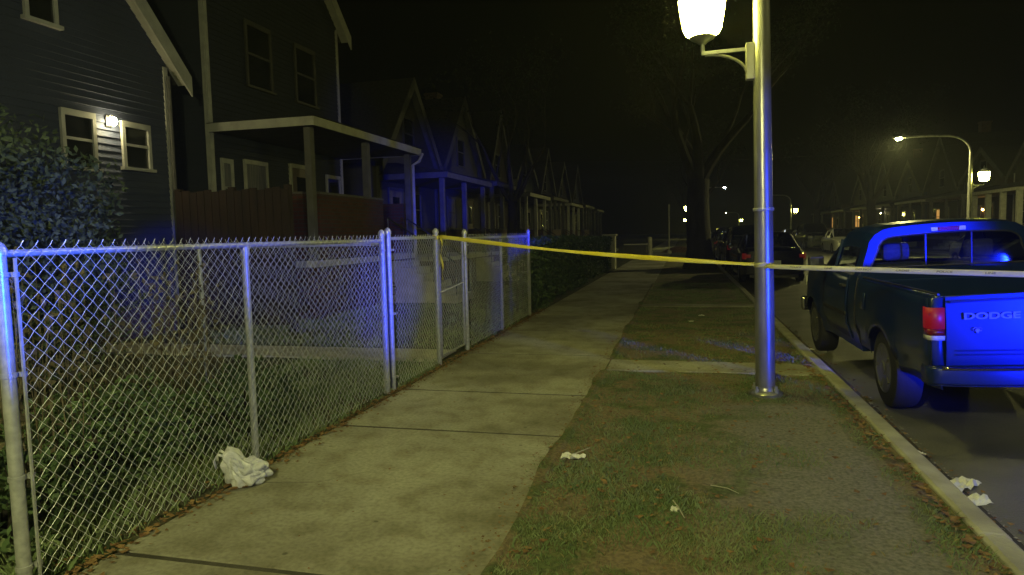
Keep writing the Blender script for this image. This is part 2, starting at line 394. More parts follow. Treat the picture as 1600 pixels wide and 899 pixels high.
tag(MB().grid([[(x, yy, road_z(x) + .006 + (.004 if i < 3 else -.004 * (i > 3) * 3)) for i, x in enumerate(xs)] for yy in ys]).build('gutter', 'gutter', smooth=True), kind='structure')

# ------------------------------------------------------------------ grass, leaves, litter in the turf
def blades(name, regions, m, hmin, hmax, w=.004, label='', thr=None, seed=1):
    r = np.random.RandomState(seed); vs = []; fs = []
    for (x0, x1, y0, y1, cnt) in regions:
        for _ in range(cnt):
            x = r.uniform(x0, x1); y = r.uniform(y0, y1)
            if thr is not None and thr(x, y) < r.uniform(0, 1): continue
            h = r.uniform(hmin, hmax); a = r.uniform(0, 2 * PI); lean = r.uniform(.2, 1.0) * h
            dx, dy = math.cos(a), math.sin(a); b = r.uniform(0, 2 * PI); wx, wy = w * math.cos(b), w * math.sin(b)
            z = -.018; o = len(vs)
            vs += [(x - wx, y - wy, z), (x + wx, y + wy, z), (x + dx * lean * .4 + wx * .6, y + dy * lean * .4 + wy * .6, z + h * .65), (x + dx * lean, y + dy * lean, z + h)]
            fs += [(o, o + 1, o + 2), (o, o + 2, o + 3)]
    return tag(quick(name, vs, fs, m), label, 'grass', kind='stuff')
def patch(x, y):
    v = .38 + 1.5 * noise.noise(Vector((x * 1.6, y * 1.6, 0))) + .5 * noise.noise(Vector((x * 6, y * 6, 4)))
    v += .25
    if x < -.84: v = 1.0 * (.4 + noise.noise(Vector((y * .8, 0, 2))) + .3 * noise.noise(Vector((y * 3, 1, 2)))) + (x + .84) * 6
    if y < 6.1 and x > .1: v -= (x - .1) * 1.0
    if x > 1.15: v += .8
    for a, b in ((7.25, 7.95), (13.7, 14.2)):
        if a < y < b: return 0
    return v
M['grass'] = mat('short tired grass', (.11, .17, .07), .8, 0, (.2, .24, .13), 2.4, 6)
M['grassdry'] = mat('dry yellow grass', (.15, .13, .06), .85, 0, (.24, .2, .1), 3, 6)
blades('parkway_grass', [(-.99, 1.37, 2.2, 4.5, 34000), (-.97, 1.37, 4.5, 8, 26000), (-.88, 1.37, 8, 20, 26000)], 'grass', .012, .04, .0026, 'short patchy green grass of the parkway strip', patch)
blades('dry_parkway_grass', [(-.9, 1.37, 2.2, 5.0, 9000), (-.88, 1.37, 5, 12, 7000)], 'grassdry', .01, .035, .0026, 'dry straw coloured grass scattered over the parkway', lambda x, y: patch(x, y) * .8 + .15, 5)
blades('yard_grass', [(-4.6, -2.74, 1.5, 7.4, 26000), (-7.5, -2.74, 8.4, 14, 16000)], 'grass', .03, .10, .0035, 'longer grass growing behind the chain link fence', lambda x, y: .55 + noise.noise(Vector((x, y, 9))), 3)
def leaves(name, n, fn, m, label, seed, s0=.02, s1=.05, z=.0):
    r = np.random.RandomState(seed); vs = []; fs = []
    for _ in range(n):
        x, y, zz = fn(r); s = r.uniform(s0, s1); a = r.uniform(0, 2 * PI); t = r.uniform(-.5, .5); c = r.uniform(.1, .5) * s
        ux, uy = math.cos(a) * s, math.sin(a) * s; vx, vy = -math.sin(a) * s * .6, math.cos(a) * s * .6; o = len(vs)
        b = zz + z + abs(t) * s * .5
        vs += [(x - ux, y - uy, b + c), (x - vx, y - vy, b - t * s * .5), (x + ux, y + uy, b + c * .7), (x + vx, y + vy, b + t * s * .5 + c * .3), (x, y, b)]
        fs += [(0 + o, 1 + o, 4 + o), (1 + o, 2 + o, 4 + o), (2 + o, 3 + o, 4 + o), (3 + o, 0 + o, 4 + o)]
    return tag(quick(name, vs, fs, m), label, 'leaves', kind='stuff')
leaves('fallen_leaves', 3000, lambda r: (-2.74 + abs(r.normal(0, .07)) * (1 if r.rand() < .8 else -1.5), r.uniform(1.2, 13), .0), 'dryleaf', 'dry brown leaves heaped along the foot of the fence', 11, .008, .024, .008)
leaves('scattered_leaves', 750, lambda r: (r.uniform(-1.0, 1.36), r.uniform(2.6, 11), -.005), 'dryleaf', 'single brown leaves scattered over the parkway grass', 12, .012, .03, .01)
leaves('gutter_leaves', 620, lambda r: (1.55 + abs(r.normal(0, .09)), r.uniform(2.6, 12), -.125), 'dryleaf', 'leaves and grit gathered in the gutter', 13, .008, .026, .01)
leaves('kerb_edge_leaves', 420, lambda r: (1.31 + r.normal(0, .03), r.uniform(2.4, 8), -.005), 'dryleaf', 'brown leaves lying against the back of the kerb', 14, .01, .03, .01)

leaves('edge_crumbs', 1100, lambda r: (-.93 + r.normal(0, .045), r.uniform(2.3, 12), .002), 'dryleaf', 'dirt crumbs and broken leaves along the grass edge of the sidewalk', 21, .003, .012, .002)
leaves('walk_debris', 160, lambda r: (r.uniform(-2.65, -.9), r.uniform(2.4, 9), .003), 'dryleaf', 'tiny leaf bits strewn on the sidewalk', 22, .004, .012, .002)
leaves('gutter_grit', 1500, lambda r: (1.56 + abs(r.normal(0, .13)), r.uniform(2.6, 7), -.127), 'slab', 'pale grit and paper bits strewn in the gutter', 23, .003, .012, .006)
# ------------------------------------------------------------------ street lamps
def lamp_post(label, cobra='cobraglass', globe='lampglass', lean=0.):
    """local: arm of the road lamp points +x, the sidewalk globe hangs out on -x"""
    t = empty('street_lamp'); tag(t, label, 'street lamp', 'street lamps along the street')
    MB().lathe([(.085, .05), (.085, .5), (.078, 2.0), (.07, 3.6), (.055, 4.35)], n=20).build('pole', 'pole', t, smooth=True)
    MB().lathe([(.15, -.02), (.15, .015), (.13, .03), (.1, .04), (.09, .07)], n=20).build('base_flange', 'pole', t, smooth=True)
    for k in range(4):
        a = PI / 4 + k * PI / 2
        MB().lathe([(.02, .02), (.02, .06), (.012, .062), (.012, .085)], (.118 * math.cos(a), .118 * math.sin(a), 0), 6).build('anchor_bolt', 'galv', t)
    MB().box(-.04, .04, .080, .092, .32, .52).build('access_cover', 'pole', t, bevel=.003)
    MB().lathe([(.088, 1.66), (.091, 1.665), (.091, 1.685), (.088, 1.69)], n=20).build('band', 'galv', t, smooth=True)
    # globe bracket
    b = MB().box(-.135, -.062, -.04, .04, 2.82, 3.14)
    b.build('bracket_plate', 'pole', t, bevel=.008)
    arm = MB().beam((-.1, 0, 3.09), (-.51, 0, 3.09), .035, .03)
    pts = [(-.12 - .36 * (1 - math.cos(u * PI / 2)), 0, 2.86 + .215 * math.sin(u * PI / 2)) for u in np.linspace(0, 1, 9)]
    arm.tube(pts, .014, 8)
    arm.tube([(-.49, 0, 3.08), (-.5, 0, 3.12), (-.5, 0, 3.2)], .018, 10)
    arm.build('globe_bracket', 'pole', t, smooth=True)
    MB().lathe([(.03, 3.17), (.05, 3.19), (.10, 3.215), (.115, 3.235)], (-.5, 0, 0), 20).build('globe_fitter', 'pole', t, smooth=True)
    MB().lathe([(.10, 3.242), (.145, 3.262), (.165, 3.30), (.19, 3.44), (.205, 3.56), (.195, 3.6)], (-.5, 0, 0), 24).build('globe', globe, t, smooth=True)
    MB().lathe([(.215, 3.602), (.215, 3.625), (.17, 3.68), (.09, 3.74), (.03, 3.77), (.02, 3.84), (.004, 3.87)], (-.5, 0, 0), 24).build('globe_cap', 'pole', t, smooth=True)
    # curved mast arm and cobra head
    path = [(0, 0, 4.3), (.0, 0, 4.42)]
    for u in np.linspace(.08, 1, 14):
        path.append((.95 * (1 - math.cos(u * PI / 2)) * 1.0, 0, 4.42 + .72 * math.sin(u * PI / 2)))
    path += [(1.5, 0, 5.17), (2.25, 0, 5.17)]
    MB().tube(path, [.054] * 2 + [.05] * 6 + [.042] * (len(path) - 8), 12).build('mast_arm', 'pole', t, smooth=True)
    hd = empty('cobra_head', (2.2, 0, 5.17)); hd.parent = t
    rows = []
    for xx, w, zt, zb in ((0, .05, .045, -.045), (.12, .07, .06, -.05), (.25, .12, .085, -.05), (.45, .15, .09, -.05), (.62, .13, .07, -.045), (.7, .07, .03, -.03)):
        rows.append([(xx, w * math.cos(a), (zt if math.sin(a) > 0 else -zb) * math.sin(a)) for a in np.linspace(0, 2 * PI, 15)])
    hb = MB().grid(rows); hb.add(rows[0][:-1], [tuple(range(14))]); hb.add(rows[-1][:-1], [tuple(range(14))]); hb.build('housing', 'pole', hd, smooth=True)
    MB().lathe([(.12, -.042), (.115, -.07), (.08, -.095), (.03, -.105)], (.45, 0, 0), 20).build('lens', cobra, hd, smooth=True)
    MB().lathe([(.03, .08), (.03, .12), (.022, .125)], (.3, 0, 0), 10).build('photocell', 'plastic', hd, smooth=True)
    return t
L1 = lamp_post('tall silver street lamp on the parkway with glowing globe, tape round its pole')
L1.location = (.72, 6.42, 0); L1.rotation_euler = (0, math.radians(-.9), 0)
def lamp_at(x, y, flip, label, farwhite=False):
    c = copy_tree(L1); c.location = (x, y, 0); c.rotation_euler = (0, 0, PI if flip else 0); c['label'] = label
    return c
LB = lamp_at(-.45, -1.7, False, 'unseen street lamp added behind the viewer to brighten the near sidewalk')  # out of view, added to light the foreground sidewalk
M['lampnear'] = emit('bright lit globe', (1, .98, .36), 540)
for ch in LB.children:
    if ch.name.startswith('globe') and not ch.name.startswith(('globe_b', 'globe_f', 'globe_c')):
        ch.data = ch.data.copy(); ch.data.materials.clear(); ch.data.materials.append(M['lampnear'])
LC = lamp_at(11.35, 31.5, True, 'street lamp with curved arm and globe across the road, above the pickup truck')
M['cobrastrong'] = emit('strong lit cobra lens', (1, .93, .32), 4800)
for ch in LC.children:
    if ch.name.startswith('cobra_head'):
        for g in ch.children:
            if g.name.startswith('lens'):
                g.data = g.data.copy(); g.data.materials.clear(); g.data.materials.append(M['cobrastrong'])
LA = lamp_at(.78, 61, False, 'street lamp with small white light behind the big tree trunk')
for ch in LA.children:
    if ch.name.startswith('cobra_head'):
        for g in ch.children:
            if g.name.startswith('lens'):
                g.data = g.data.copy(); g.data.materials.clear(); g.data.materials.append(M['cobrafar'])
lamp_at(11.35, 79, True, 'small street lamp across the road just beside the near lamp pole')
lamp_at(11.35, 150, True, 'tiny far street lamp on the right hand kerb')
lamp_at(.75, 128, False, 'tiny far street lamp at the end of the near kerb line')

# ------------------------------------------------------------------ chain link fences
FX = -2.76
ZT = 1.47
def fabric(name, y0, y1, parent, x=FX + .0, z0=.03, z1=ZT + .03, step=.034, r=.0017, sag=.0):
    """interlocked zig-zag wires, each pair meeting at the diamond corners"""
    vs = []; fs = []
    nz = int((z1 - z0) / step)
    def wire(pts):
        o = len(vs)
        for (px, py, pz) in pts:
            vs.extend([(px - r, py, pz), (px, py + r, pz), (px + r, py, pz), (px, py - r, pz)])
        for i in range(len(pts) - 1):
            for k in range(4):
                a = o + i * 4 + k; b = o + i * 4 + (k + 1) % 4
                fs.append((a, b, b + 4, a + 4))
    n = int(round((y1 - y0) / step))
    st = (y1 - y0) / n
    for i in range(n):
        pts = []
        for j in range(nz + 1):
            zz = z0 + j * (z1 - z0) / nz
            yy = y0 + (i + .02 + (.98 if (j + i) % 2 else 0)) * st
            yy = min(yy, y1)
            bow = .012 * math.sin((yy - y0) / (y1 - y0) * PI) * math.sin(zz * 2.2) + sag * noise.noise(Vector((yy * 2, zz * 2, 1)))
            pts.append((x + bow + (.0025 if j % 2 else -.0025), yy, zz + (rnd.uniform(-.0, .004))))
        # twisted barb at the top
        px, py, pz = pts[-1]
        pts.append((px + .003, py + (.012 if nz % 2 else .02), pz + .022))
        wire(pts)
    return quick(name, vs, fs, 'wire', parent)
def fpost(name, y, h, r, parent, x=FX - .035, cap=True, lean=0):
    b = MB(); b.tube([(x, y, -.05), (x + lean, y, h)], r, 14)
    o = b.build(name, 'galv', parent, smooth=True)
    if cap:
        MB().lathe([(r + .005, h - .012), (r + .005, h + .012), (r * .8, h + .035), (r * .25, h + .048)], (x + lean, y, 0), 14).build('post_cap', 'galv', o, smooth=True)
    return o
def bands(y, r, parent, zs, d=1, x=FX - .035):
    for z in zs:
        b = MB().lathe([(r + .003, z - .011), (r + .004, z - .01), (r + .004, z + .01), (r + .003, z + .011)], (x, y, 0), 14)
        b.box(x + .01, x + .035, y + d * (r + .004) - .003, y + d * (r + .03), z - .01, z + .01)
        b.build('tension_band', 'galv', parent, smooth=True)
def rail(y0, y1, parent, z=ZT, x=FX - .03, r=.017, sag=0):
    n = 14
    pts = [(x, y0 + (y1 - y0) * k / n, z - sag * math.sin(PI * k / n)) for k in range(n + 1)]
    MB().tube(pts, r, 10).build('top_rail', 'galv', parent, smooth=True)
def fence(label, posts, y0, y1, loc=None):
    t = empty('chain_link_fence', (0, 0, 0)); tag(t, label, 'fence', 'chain link fences along the sidewalk')
    return t
f1 = fence('nearest chain link fence section, with thick end post and the white bag at its foot', None, 0, 0)
p = fpost('end_post', 2.21, 1.475, .029, f1)
bands(2.21, .029, p, (1.38, .95, .5, .1))
MB().box(FX - .004, FX + .006, 2.246, 2.256, .04, 1.45).build('tension_bar', 'galv', f1)
fpost('line_post', 3.86, 1.44, .023, f1, x=FX - .04, cap=False)
MB().lathe([(.028, 1.40), (.03, 1.44), (.026, 1.47), (.02, 1.49)], (FX - .04, 3.86, 0), 12).build('loop_cap', 'galv', f1, smooth=True)
p = fpost('end_post', 5.93, 1.53, .030, f1)
bands(5.93, .030, p, (1.38, .75, .12), -1)
rail(2.23, 5.9, f1, sag=-.004)
fabric('wire_fabric', 2.25, 5.88, f1, sag=.01)
f2 = fence('short chain link fence panel between the blue lit post pair and the gate', None, 0, 0)
p = fpost('end_post', 6.07, 1.55, .030, f2); bands(6.07, .030, p, (1.38, .75, .12), 1)
p = fpost('gate_post', 7.38, 1.55, .030, f2); bands(7.38, .030, p, (1.3, .2), -1)
rail(6.1, 7.35, f2, ZT + .02); fabric('wire_fabric', 6.12, 7.33, f2)
g = empty('chain_link_gate'); tag(g, 'narrow chain link gate with a latch bar between two capped posts', 'gate')
gx = FX - .035
fr = MB(); fr.tube([(gx, 7.47, .08), (gx, 7.47, 1.46), (gx, 8.33, 1.46), (gx, 8.33, .08), (gx, 7.47, .08)], .015, 10); fr.build('gate_frame', 'galv', g, smooth=True)
fabric('wire_fabric', 7.49, 8.31, g, x=gx + .012, z0=.09, z1=1.44)
MB().tube([(gx + .01, 7.41, .84), (gx + .015, 7.6, .85), (gx + .015, 8.3, .9)], .011, 8).build('latch_bar', 'galv', g, smooth=True)
for z in (.3, 1.2): MB().box(gx - .02, gx + .02, 8.33, 8.41, z - .02, z + .02).build('hinge', 'galv', g, bevel=.004)
f3 = fence('chain link fence section beyond the gate, ending at the dark hedge', None, 0, 0)
p = fpost('gate_post', 8.44, 1.54, .032, f3); bands(8.44, .032, p, (1.38, .75, .12), 1)
fpost('line_post', 10.26, 1.44, .023, f3, x=FX - .04, cap=False)
fpost('end_post', 12.2, 1.55, .03, f3)
rail(8.47, 12.17, f3); fabric('wire_fabric', 8.49, 12.15, f3)
# dividing fence running back between the yards
f4 = empty('chain_link_fence'); tag(f4, 'chain link fence between the two yards running back from the post pair', 'fence', 'chain link fences along the sidewalk')
o = fabric('wire_fabric', 0, 4.0, f4, x=0); o.location = (FX - .08, 6.0, 0); o.rotation_euler = (0, 0, PI / 2)
MB().tube([(FX - .08, 6.0, 1.44), (-7, 6.0, 1.44)], .016, 8).build('top_rail', 'galv', f4, smooth=True)
for x in (-4.9, -6.9): MB().tube([(x, 6.0, -.05), (x, 6.0, 1.45)], .022, 10).build('line_post', 'galv', f4, smooth=True)

# ------------------------------------------------------------------ barrier tape
def tape(name, pts, w, twist, label, lettering=False, y_sag=0):
    t = empty(name, (0, 0, 0)); tag(t, label, 'tape', 'yellow barrier tape')
    pts = [Vector(p) for p in pts]; rows = []; n = len(pts)
    for i, p in enumerate(pts):
        d = (pts[min(i + 1, n - 1)] - pts[max(i - 1, 0)]).normalized()
        a = twist(i / (n - 1)); u = Vector((0, 0, 1)); s = d.cross(u).normalized(); u = s.cross(d)
        v = (u * math.cos(a) + s * math.sin(a)) * w / 2
        rows.append([p - v, p - v * .3 + s * .0015, p + v * .3 - s * .001, p + v])
    b = MB().grid(rows); b.build('tape_strip', 'tape', t, smooth=True, solid=.0006)
    return t
PX, PY = .70, 6.32
n = 60
t0, t1 = Vector((FX + .0, 7.40, 1.50)), Vector((PX - .085, PY + .06, 1.185))
pts = [t0.lerp(t1, k / n) + Vector((0, 0, -.035 * math.sin(PI * k / n))) for k in range(n + 1)]
tp = tape('barrier_tape', pts, .048, lambda u: -.7 + .35 * math.sin(u * 11), 'yellow barrier tape running from the gate post down to the lamp pole')
# loop around the gate post and a hanging tail
lp = [(FX - .035 + .036 * math.cos(a), 7.38 + .036 * math.sin(a), 1.49 + .006 * math.sin(a * 2)) for a in np.linspace(0, 2 * PI, 17)]
rows = [[(x, y, z - .02), (x, y, z + .022)] for x, y, z in lp]
MB().grid(rows).build('tape_loop', 'tape', tp, smooth=True, solid=.001)
tl = [(FX + .012 + .01 * math.sin(k * 1.1), 7.42 + .012 * math.sin(k * .8) + .004 * k, 1.48 - .045 * k) for k in range(12)]
rows = [[(x - .008 * math.cos(k), y - .016, z), (x + .008 * math.cos(k), y + .016, z)] for k, (x, y, z) in enumerate(tl)]
MB().grid(rows).build('tape_tail', 'tape', tp, smooth=True, solid=.001)
t0, t1 = Vector((PX + .0, PY - .0, 1.17)), Vector((5.2, 2.9, 1.19))
pts = [t0.lerp(t1, k / n) + Vector((0, 0, -.02 * math.sin(PI * k / n))) for k in range(n + 1)]
M['tape2'] = M['tape'].copy(); _r = [n for n in M['tape2'].node_tree.nodes if n.type == 'VALTORGB'][0]
_r.color_ramp.elements[0].color = (.62, .60, .30, 1); _r.color_ramp.elements[1].color = (.70, .68, .42, 1)
[n for n in M['tape2'].node_tree.nodes if n.type == 'BSDF_TRANSLUCENT'][0].inputs['Color'].default_value = (.6, .58, .3, 1)
tp2 = tape('barrier_tape', pts, .047, lambda u: -.75 + .22 * math.sin(u * 5 + .6), 'pale yellow printed barrier tape stretched from the lamp pole across the back of the pickup')
lp = [(PX + .0 + .088 * math.cos(a), PY + .095 + .088 * math.sin(a), 1.18 + .004 * math.sin(a * 3)) for a in np.linspace(0, 2 * PI, 25)]
rows = [[(x, y, z - .018), (x, y, z + .02)] for x, y, z in lp]
MB().grid(rows).build('tape_loop', 'tape', tp2, smooth=True, solid=.001)
for ch in tp2.children: ch.data.materials.clear(); ch.data.materials.append(M['tape2'])
d = (t1 - t0).normalized(); up = Vector((0, 0, 1)); nrm = d.cross(up)
def on_tape(u, tw):
    i = int(u * n); P = pts[i]; a = -.75 + .22 * math.sin(u * 5 + .6)
    s = d.cross(up).normalized(); U = s.cross(d); v = U * math.cos(a) + s * math.sin(a); w = d.cross(v).normalized()
    return Matrix(((d.x, v.x, w.x, P.x + w.x * .002), (d.y, v.y, w.y, P.y + w.y * .002), (d.z, v.z, w.z, P.z + w.z * .002), (0, 0, 0, 1)))
words = ['POLICE', 'LINE', 'DO NOT', 'CROSS']
for k in range(18):
    u = .05 + k * .052
    text_mesh(words[k % 4], .021, 'tape_lettering', 'tape_ink', tp2, on_tape(u, 0), .0002, 1.5 if len(words[k % 4]) > 4 else 1.5, .0006)

# ------------------------------------------------------------------ vehicles
def wheel(parent, x, y, r=.34, w=.22, left=True, rim='rim', cap=True):
    wh = empty('wheel', (x, y, r)); wh.parent = parent
    s = -1 if left else 1
    tp = [(r * .62, -w / 2), (r * .8, -w / 2 - .005), (r * .96, -w / 2 + .012), (r, -w / 2 + .035), (r, w / 2 - .035), (r * .96, w / 2 - .012), (r * .8, w / 2 + .005), (r * .62, w / 2)]
    MB().lathe(tp, n=28, axis='x').build('tyre', 'dark', wh, smooth=True)
    rp = [(r * .64, w / 2 + .002), (r * .60, w / 2 + .006), (r * .56, w / 2 - .02), (r * .5, w / 2 - .05), (r * .3, w / 2 - .035), (r * .2, w / 2 - .01), (r * .16, w / 2 + .01), (.01, w / 2 + .014)]
    b = MB().lathe([(a, s * h) for a, h in rp], n=28, axis='x')
    for k in range(5):
        a = 2 * PI * k / 5
        b.beam((s * (w / 2 - .03), r * .18 * math.cos(a), r * .18 * math.sin(a)), (s * (w / 2 - .012), r * .55 * math.cos(a), r * .55 * math.sin(a)), .05, .02)
    b.build('rim', rim, wh, smooth=True)
    return wh

def outline(hb, ht, zb, zt, n=7, cr=.16):
    """half ring from left belt over the roof to the right belt; returns 4+2n+... points"""
    L = []
    cr = min(cr, (zt - zb) * .55)
    sx = (ht - hb) / max(zt - zb, 1e-4)
    zs = zt - cr
    for k in range(5):
        z = zb + (zs - zb) * k / 4; L.append((hb + sx * (z - zb), z))
    xs = hb + sx * (zs - zb)
    for k in range(1, 5):
        a = k / 4 * PI / 2
        L.append((xs - cr * 1.1 * (1 - math.cos(a)), zs + cr * math.sin(a)))
    xe = L[-1][0]
    for k in range(1, 4): L.append((xe * (1 - k / 3), zt + .018 * math.sin(k / 3 * PI / 2)))
    left = [(-x, z) for x, z in L]
    return left + [(x, z) for x, z in reversed(L[:-1])]

def greenhouse(parent, st, paint, glass='autoglass', pillars=(), cr=.16):
    """st: list of (y, zroof, half_top, half_belt, zbelt, kind) ; kind of the interval that FOLLOWS the station:
    'roof' paint roof + side glass, 'post' all paint, 'front'/'rear' sloping glass with painted corner posts"""
    rings = [[(x, s[0], z) for x, z in outline(s[3], s[2], s[4], s[1], cr=cr)] for s in st]
    np_ = len(rings[0]); shell = MB(); sg = [MB(), MB()]; wg = {}
    idx_side_L = range(0, 4); idx_side_R = range(np_ - 5, np_ - 1)
    def face(b, i, j, inset=0):
        q = [rings[i][j], rings[i][j + 1], rings[i + 1][j + 1], rings[i + 1][j]]
        b.add(q, [(0, 1, 2, 3)])
    for i in range(len(st) - 1):
        k = st[i][5]
        for j in range(np_ - 1):
            side = 0 if j in idx_side_L else (1 if j in idx_side_R else None)
            if k == 'post': face(shell, i, j)
            elif side is not None:
                face(sg[side], i, j)
            elif k == 'roof': face(shell, i, j)
            else:
                if j < 7 or j >= np_ - 8: face(shell, i, j)
                else: face(wg.setdefault(k, MB()), i, j)
    shell.build('cab_roof', paint, parent, smooth=True)
    for b in sg:
        if b.f: b.build('side_window', glass, parent, smooth=True)
    for k, b in wg.items(): b.build('windscreen' if k == 'front' else 'rear_window', glass, parent, smooth=True)
    # beltline corner posts
    for s in (-1, 1):
        for i in pillars:
            ring = rings[i]; pp = [Vector(p) for p in (ring[:6] if s < 0 else list(reversed(ring))[:6])]
            MB().tube([p + Vector((s * .006, 0, 0)) for p in pp], .024, 6).build('pillar', paint, parent, smooth=True)
    return rings

def arch(y, zb, wheels, r):
    z = zb
    for wy in wheels:
        dd = abs(y - wy)
        if dd < r: z = max(z, .30 + math.sqrt(r * r - dd * dd) * .98)
    return z

def side_sheet(b, sgn, y0, y1, zb, top, xf, wheels, r, dy=.06, rows=9):
    ys = [y0]
    while ys[-1] < y1 - 1e-6: ys.append(min(y1, ys[-1] + dy))
    for wy in wheels:
        for a in np.linspace(0, PI, 15):
            yy = wy + r * math.cos(a) * .9999
            if y0 < yy < y1: ys.append(yy)
    ys = sorted(set(round(y, 4) for y in ys))
    g = []
    for y in ys:
        z0 = arch(y, zb(y) if callable(zb) else zb, wheels, r); z1 = top(y) if callable(top) else top
        g.append([(sgn * xf(y, z0 + (z1 - z0) * k / rows), y, z0 + (z1 - z0) * k / rows) for k in range(rows + 1)])
    b.grid(g); return g

def car(label, paint, L=4.6, W=1.78, H=1.45, kind='sedan', lit=False, group='cars parked along the street'):
    """local: y=0 rear bumper, +y nose, z=0 road"""
    t = empty('parked_car'); tag(t, label, 'car', group)
    hw = W / 2; wl = [L * .19, L * .79]; rr = .36
    belt = H * .63 if kind != 'suv' else H * .60
    def plan(y):
        e = min(y, L - y); return hw * (1 - .16 * max(0, 1 - e / .55) ** 2.2)
    def deck(y):
        u = y / L
        if kind == 'sedan':
            if u < .2: return belt + .10 - .06 * max(0, 1 - u / .05) ** 2
            if u > .7: return belt + .02 - .16 * ((u - .7) / .3) ** 1.6
            return belt + .05
        if u > .7: return belt + .04 - .14 * ((u - .7) / .3) ** 1.8
        return belt
    def xf(y, z):
        m = .55 * belt; k = (z - m) / m
        return plan(y) - .05 * k * k - .04 * max(0, (z - belt * .86) / (belt * .14)) ** 2
    b = MB(); gs = []
    for s in (-1, 1): gs.append(side_sheet(b, s, 0, L, lambda y: .2 + .08 * max(0, 1 - min(y, L - y) / .3), lambda y: deck(y) - .02, xf, wl, rr, .1))
    gl, gr = gs
    rows = []
    for cl, cr in zip(gl, gr):
        a, c = Vector(cl[-1]), Vector(cr[-1]); rows.append([a.lerp(c, k / 8) + Vector((0, 0, .035 * math.sin(PI * k / 8) ** .6)) for k in range(9)])
    b.grid(rows)
    for e, d in ((0, -1), (-1, 1)):   # bumpers: bowed end panels
        rws = []
        for p, q in zip(gl[e], gr[e]):
            p, q = Vector(p), Vector(q); rws.append([p.lerp(q, k / 8) + Vector((0, d * .09 * math.sin(PI * k / 8) ** .7, 0)) for k in range(9)])
        b.grid(rws)
        # join deck edge
        de = rows[e]; b.grid([rws[-1], de])
    b.build('body', paint, t, smooth=True)
    MB().box(-hw * .72, hw * .72, .15, L - .15, .16, belt * .7).build('underbody', 'plastic', t)
    ht = hw * .70; hb = hw * .93
    if kind == 'sedan':
        st = [(L * .12, belt + .12, ht * 1.02, hb * .96, belt + .05, 'rear'), (L * .30, H - .03, ht, hb, belt + .02, 'roof'), (L * .36, H, ht, hb, belt + .02, 'roof'), (L * .54, H - .01, ht, hb, belt + .02, 'front'), (L * .72, belt + .1, ht * 1.05, hb * .97, belt + .02, 'post')]
        pl = (1, 3)
    else:
        st = [(L * .03, belt + .2, ht * 1.04, hb * .96, belt - .02, 'rear'), (L * .10, H - .05, ht, hb, belt, 'roof'), (L * .17, H, ht, hb, belt, 'roof'), (L * .55, H - .02, ht, hb, belt, 'front'), (L * .74, belt + .1, ht * 1.05, hb * .97, belt, 'post')]
        pl = (1, 3)
    greenhouse(t, st, paint, pillars=pl)
    MB().box(-hw * .68, hw * .68, L * .34, L * .40, .3, belt + .12).build('rear_seat', 'cloth_seat', t, bevel=.04)
    for s in (-1, 1): MB().box(s * .36 - .22, s * .36 + .22, L * .5, L * .54, .3, belt + .3).build('front_seat', 'cloth_seat', t, bevel=.04)
    for s in (-1, 1):
        for y in wl: wheel(t, s * (hw - .11), y, .325, .2, s < 0)
        zt = belt - .02
        MB().grid([[(s * (plan(max(0, yy)) + .004 - .02 * abs(u - .5)), yy, zt - .19 + .17 * u) for u in np.linspace(0, 1, 4)] for yy in (.0, .08, .2)] ).build('tail_light', 'tail_lit' if lit else 'taillens', t, smooth=True, solid=-.008)
        rws = []
        for k in range(4):
            x = hw * (.86 - .05 * k); yy = -.094 * math.sin(PI * min(.5, (1 - x / (hw * .84)) / 2 + .02)) ** .7 - .004 if x < hw * .84 else -.0
            rws.append([(s * x, yy, zt - .15), (s * x, yy, zt - .05)])
        MB().grid(rws).build('tail_light', 'tail_lit' if lit else 'taillens', t, smooth=True, solid=-.006)
        MB().grid([[(s * hw * x, L + .075 - (x - .45) ** 2 * .5 + .02, z) for z in (belt - .26, belt - .12)] for x in (.5, .6, .7, .8)]).build('headlight', 'head', t, smooth=True, solid=.02)
        mr = MB(); mr.box(s * (hw - .03), s * (hw + .16), L * .66, L * .66 + .1, belt + .02, belt + .15); mr.build('side_mirror', paint, t, bevel=.03)
    MB().box(-.16, .16, -.105, -.09, .52, .67).build('licence_plate', 'plate', t, bevel=.004)
    MB().box(-hw * .55, hw * .55, L + .08, L + .1, .42, .6).build('grille', 'plastic', t, bevel=.01)
    return t

def put(o, x, y, face=1):
    o.location = (x, y, road_z(x) + .005); o.rotation_euler = (0, 0, 0 if face > 0 else PI); return o
c1 = put(car('black sedan parked behind the lamp pole with dim red tail lights', 'paint_black', 4.7, 1.82, 1.45, 'sedan', True), 2.5, 20.3)
c2 = put(car('dark sport utility vehicle parked ahead of the black sedan', 'paint_black', 4.6, 1.82, 1.72, 'suv', True), 2.45, 26.2)
c3 = put(car('dark green sedan, third car in the row beyond the tree', 'paint_green', 4.5, 1.76, 1.45, 'sedan'), 2.45, 32.4)
c4 = copy_tree(c2); c4['label'] = 'dark sport utility vehicle far up the near kerb, fourth in the row'; c4.location = (2.5, 38.6, c2.location.z)
c5 = copy_tree(c3); c5['label'] = 'small dark sedan far up the near kerb, fifth in the row'; c5.location = (2.45, 46, c3.location.z)
c6 = put(car('pale sedan across the road facing the viewer beside the dark van', 'paint_white', 4.6, 1.78, 1.46, 'sedan'), 9.2, 46.0, -1)
c7 = put(car('dark van shaped car parked behind the silver sedan across the road', 'paint_green', 4.8, 1.85, 1.85, 'suv'), 8.9, 54, -1)
c8 = put(car('tan sedan across the road, peeking out beside the pickup cab', 'paint_tan', 4.7, 1.8, 1.46, 'sedan'), 9.75, 26.5, -1)
